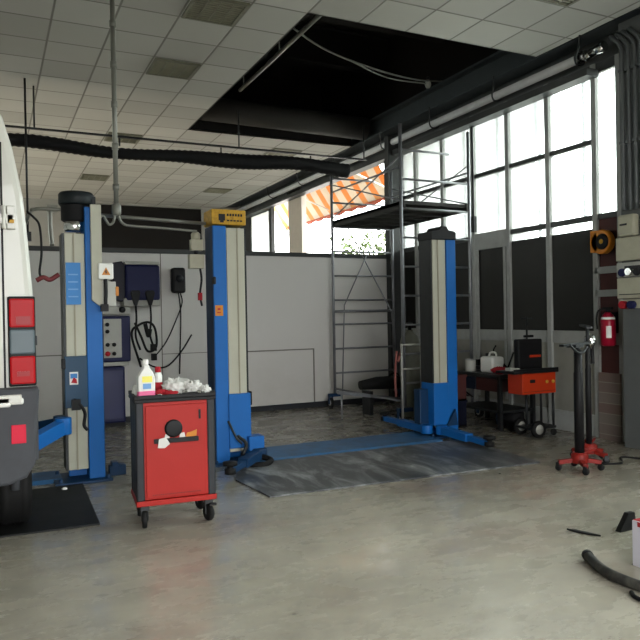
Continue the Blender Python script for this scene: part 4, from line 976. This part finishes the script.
MB().prism([(.0,0),(.12,.10),(.20,.10),(.34,0)], 0.003, .007, 'y').build('flap', M['darkgrey'], r)
r = MB().prism([(3.655,3.62),(3.69,3.58),(3.72,3.49),(3.745,3.40),(3.70,3.46),(3.665,3.54)], .001, .012)
tag(r.build('rubber_scrap', M['rubber']), 'thin dark rubber strip lying flat on the floor near the right edge', 'rubber strip')
r = MB().prism([(3.93,.0),(4.02,.12),(4.08,.12),(4.1,0)], 3.40, 3.44, 'y')
tag(r.build('rubber_offcut', M['rubber']), 'dark triangular offcut standing behind the white carton', 'offcut')
r = MB().tube(spline([(5.45,5.0,.012),(5.7,4.9,.012),(5.95,5.1,.012),(6.1,4.8,.012),(6.3,4.6,.012)]), .010, 8)
tag(r.build('floor_cable', M['black']), 'black cable lying on the floor behind the jacks', 'cable')
r = MB().lathe([(.0,0),(.022,.0),(.026,.012),(.01,.02),(0,.02)], (.58,6.62,.0145), n=10)
tag(r.build('bottle_cap', M['whiteplastic']), 'small white cap lying on the black mat under the van', 'cap')

# ------------------------------------------------------------------ light
w = bpy.data.worlds.new('overcast sky'); scene.world = w; w.use_nodes = True
nt = w.node_tree; N, L = nt.nodes, nt.links; bg = N['Background']
tc = N.new('ShaderNodeTexCoord'); sx = N.new('ShaderNodeSeparateXYZ'); L.new(tc.outputs['Generated'], sx.inputs[0])
cr_ = N.new('ShaderNodeValToRGB'); cr_.color_ramp.elements[0].position = .45; cr_.color_ramp.elements[0].color = (.73,.73,.73,1)
cr_.color_ramp.elements[1].position = .75; cr_.color_ramp.elements[1].color = (.98,.99,1,1)
mr = N.new('ShaderNodeMapRange'); mr.inputs[1].default_value = -1; L.new(sx.outputs['Z'], mr.inputs[0]); L.new(mr.outputs[0], cr_.inputs[0]); L.new(cr_.outputs[0], bg.inputs[0])
bg.inputs[1].default_value = 9.0
def portal(name, loc, rot, sx_, sy_):
    l = bpy.data.lights.new(name, 'AREA'); l.shape = 'RECTANGLE'; l.size = sx_; l.size_y = sy_; l.cycles.is_portal = True
    o = bpy.data.objects.new(name, l); COL.objects.link(o); o.location = loc; o.rotation_euler = rot
portal('portal_windows', (6.8,8.1,3.6), (0,PI/2,0), 1.9, 4.8)
portal('portal_far_windows', (6.93,15.0,3.6), (0,PI/2,0), 1.9, 8.2)
portal('portal_gateway', (1.4,-3.3,1.9), (PI/2,0,0), 5.2, 3.8)
portal('portal_added_left_windows', (-6.38,14.6,3.35), (0,-PI/2,0), 2.3, 7.8)
portal('portal_added_side_windows', (6.88,2.35,2.85), (0,PI/2,0), 3.3, 4.3)
sl = bpy.data.lights.new('sun', 'SUN'); sl.energy = 32; sl.angle = .03; sl.color = (1,.83,.80)  # low sun added to brighten the far ceiling through the left windows
so = bpy.data.objects.new('sun', sl); COL.objects.link(so); so.rotation_euler = Vector((.86,.05,-.46)).to_track_quat('-Z','Y').to_euler()

# ------------------------------------------------------------------ camera
f = 685.; yaw = math.atan(330/f); pitch = math.radians(-.35); roll = math.radians(1.05)
fw = Vector((math.sin(yaw)*math.cos(pitch), math.cos(yaw)*math.cos(pitch), math.sin(pitch)))
rt0 = Vector((math.cos(yaw), -math.sin(yaw), 0)); up0 = rt0.cross(fw)
rt = math.cos(roll)*rt0 - math.sin(roll)*up0; up = math.sin(roll)*rt0 + math.cos(roll)*up0
cd = bpy.data.cameras.new('camera'); cd.sensor_width = 36; cd.lens = 36*f/640; cd.clip_start = .05; cd.clip_end = 300
co = bpy.data.objects.new('camera', cd); COL.objects.link(co); scene.camera = co
mt = Matrix((rt, up, -fw)).transposed().to_4x4(); mt.translation = Vector((0,0,1.55)); co.matrix_world = mt
vs_ = scene.view_settings; vs_.view_transform = 'Standard'; vs_.look = 'None'; vs_.gamma = 1; vs_.use_curve_mapping = False; vs_.exposure = 0.64
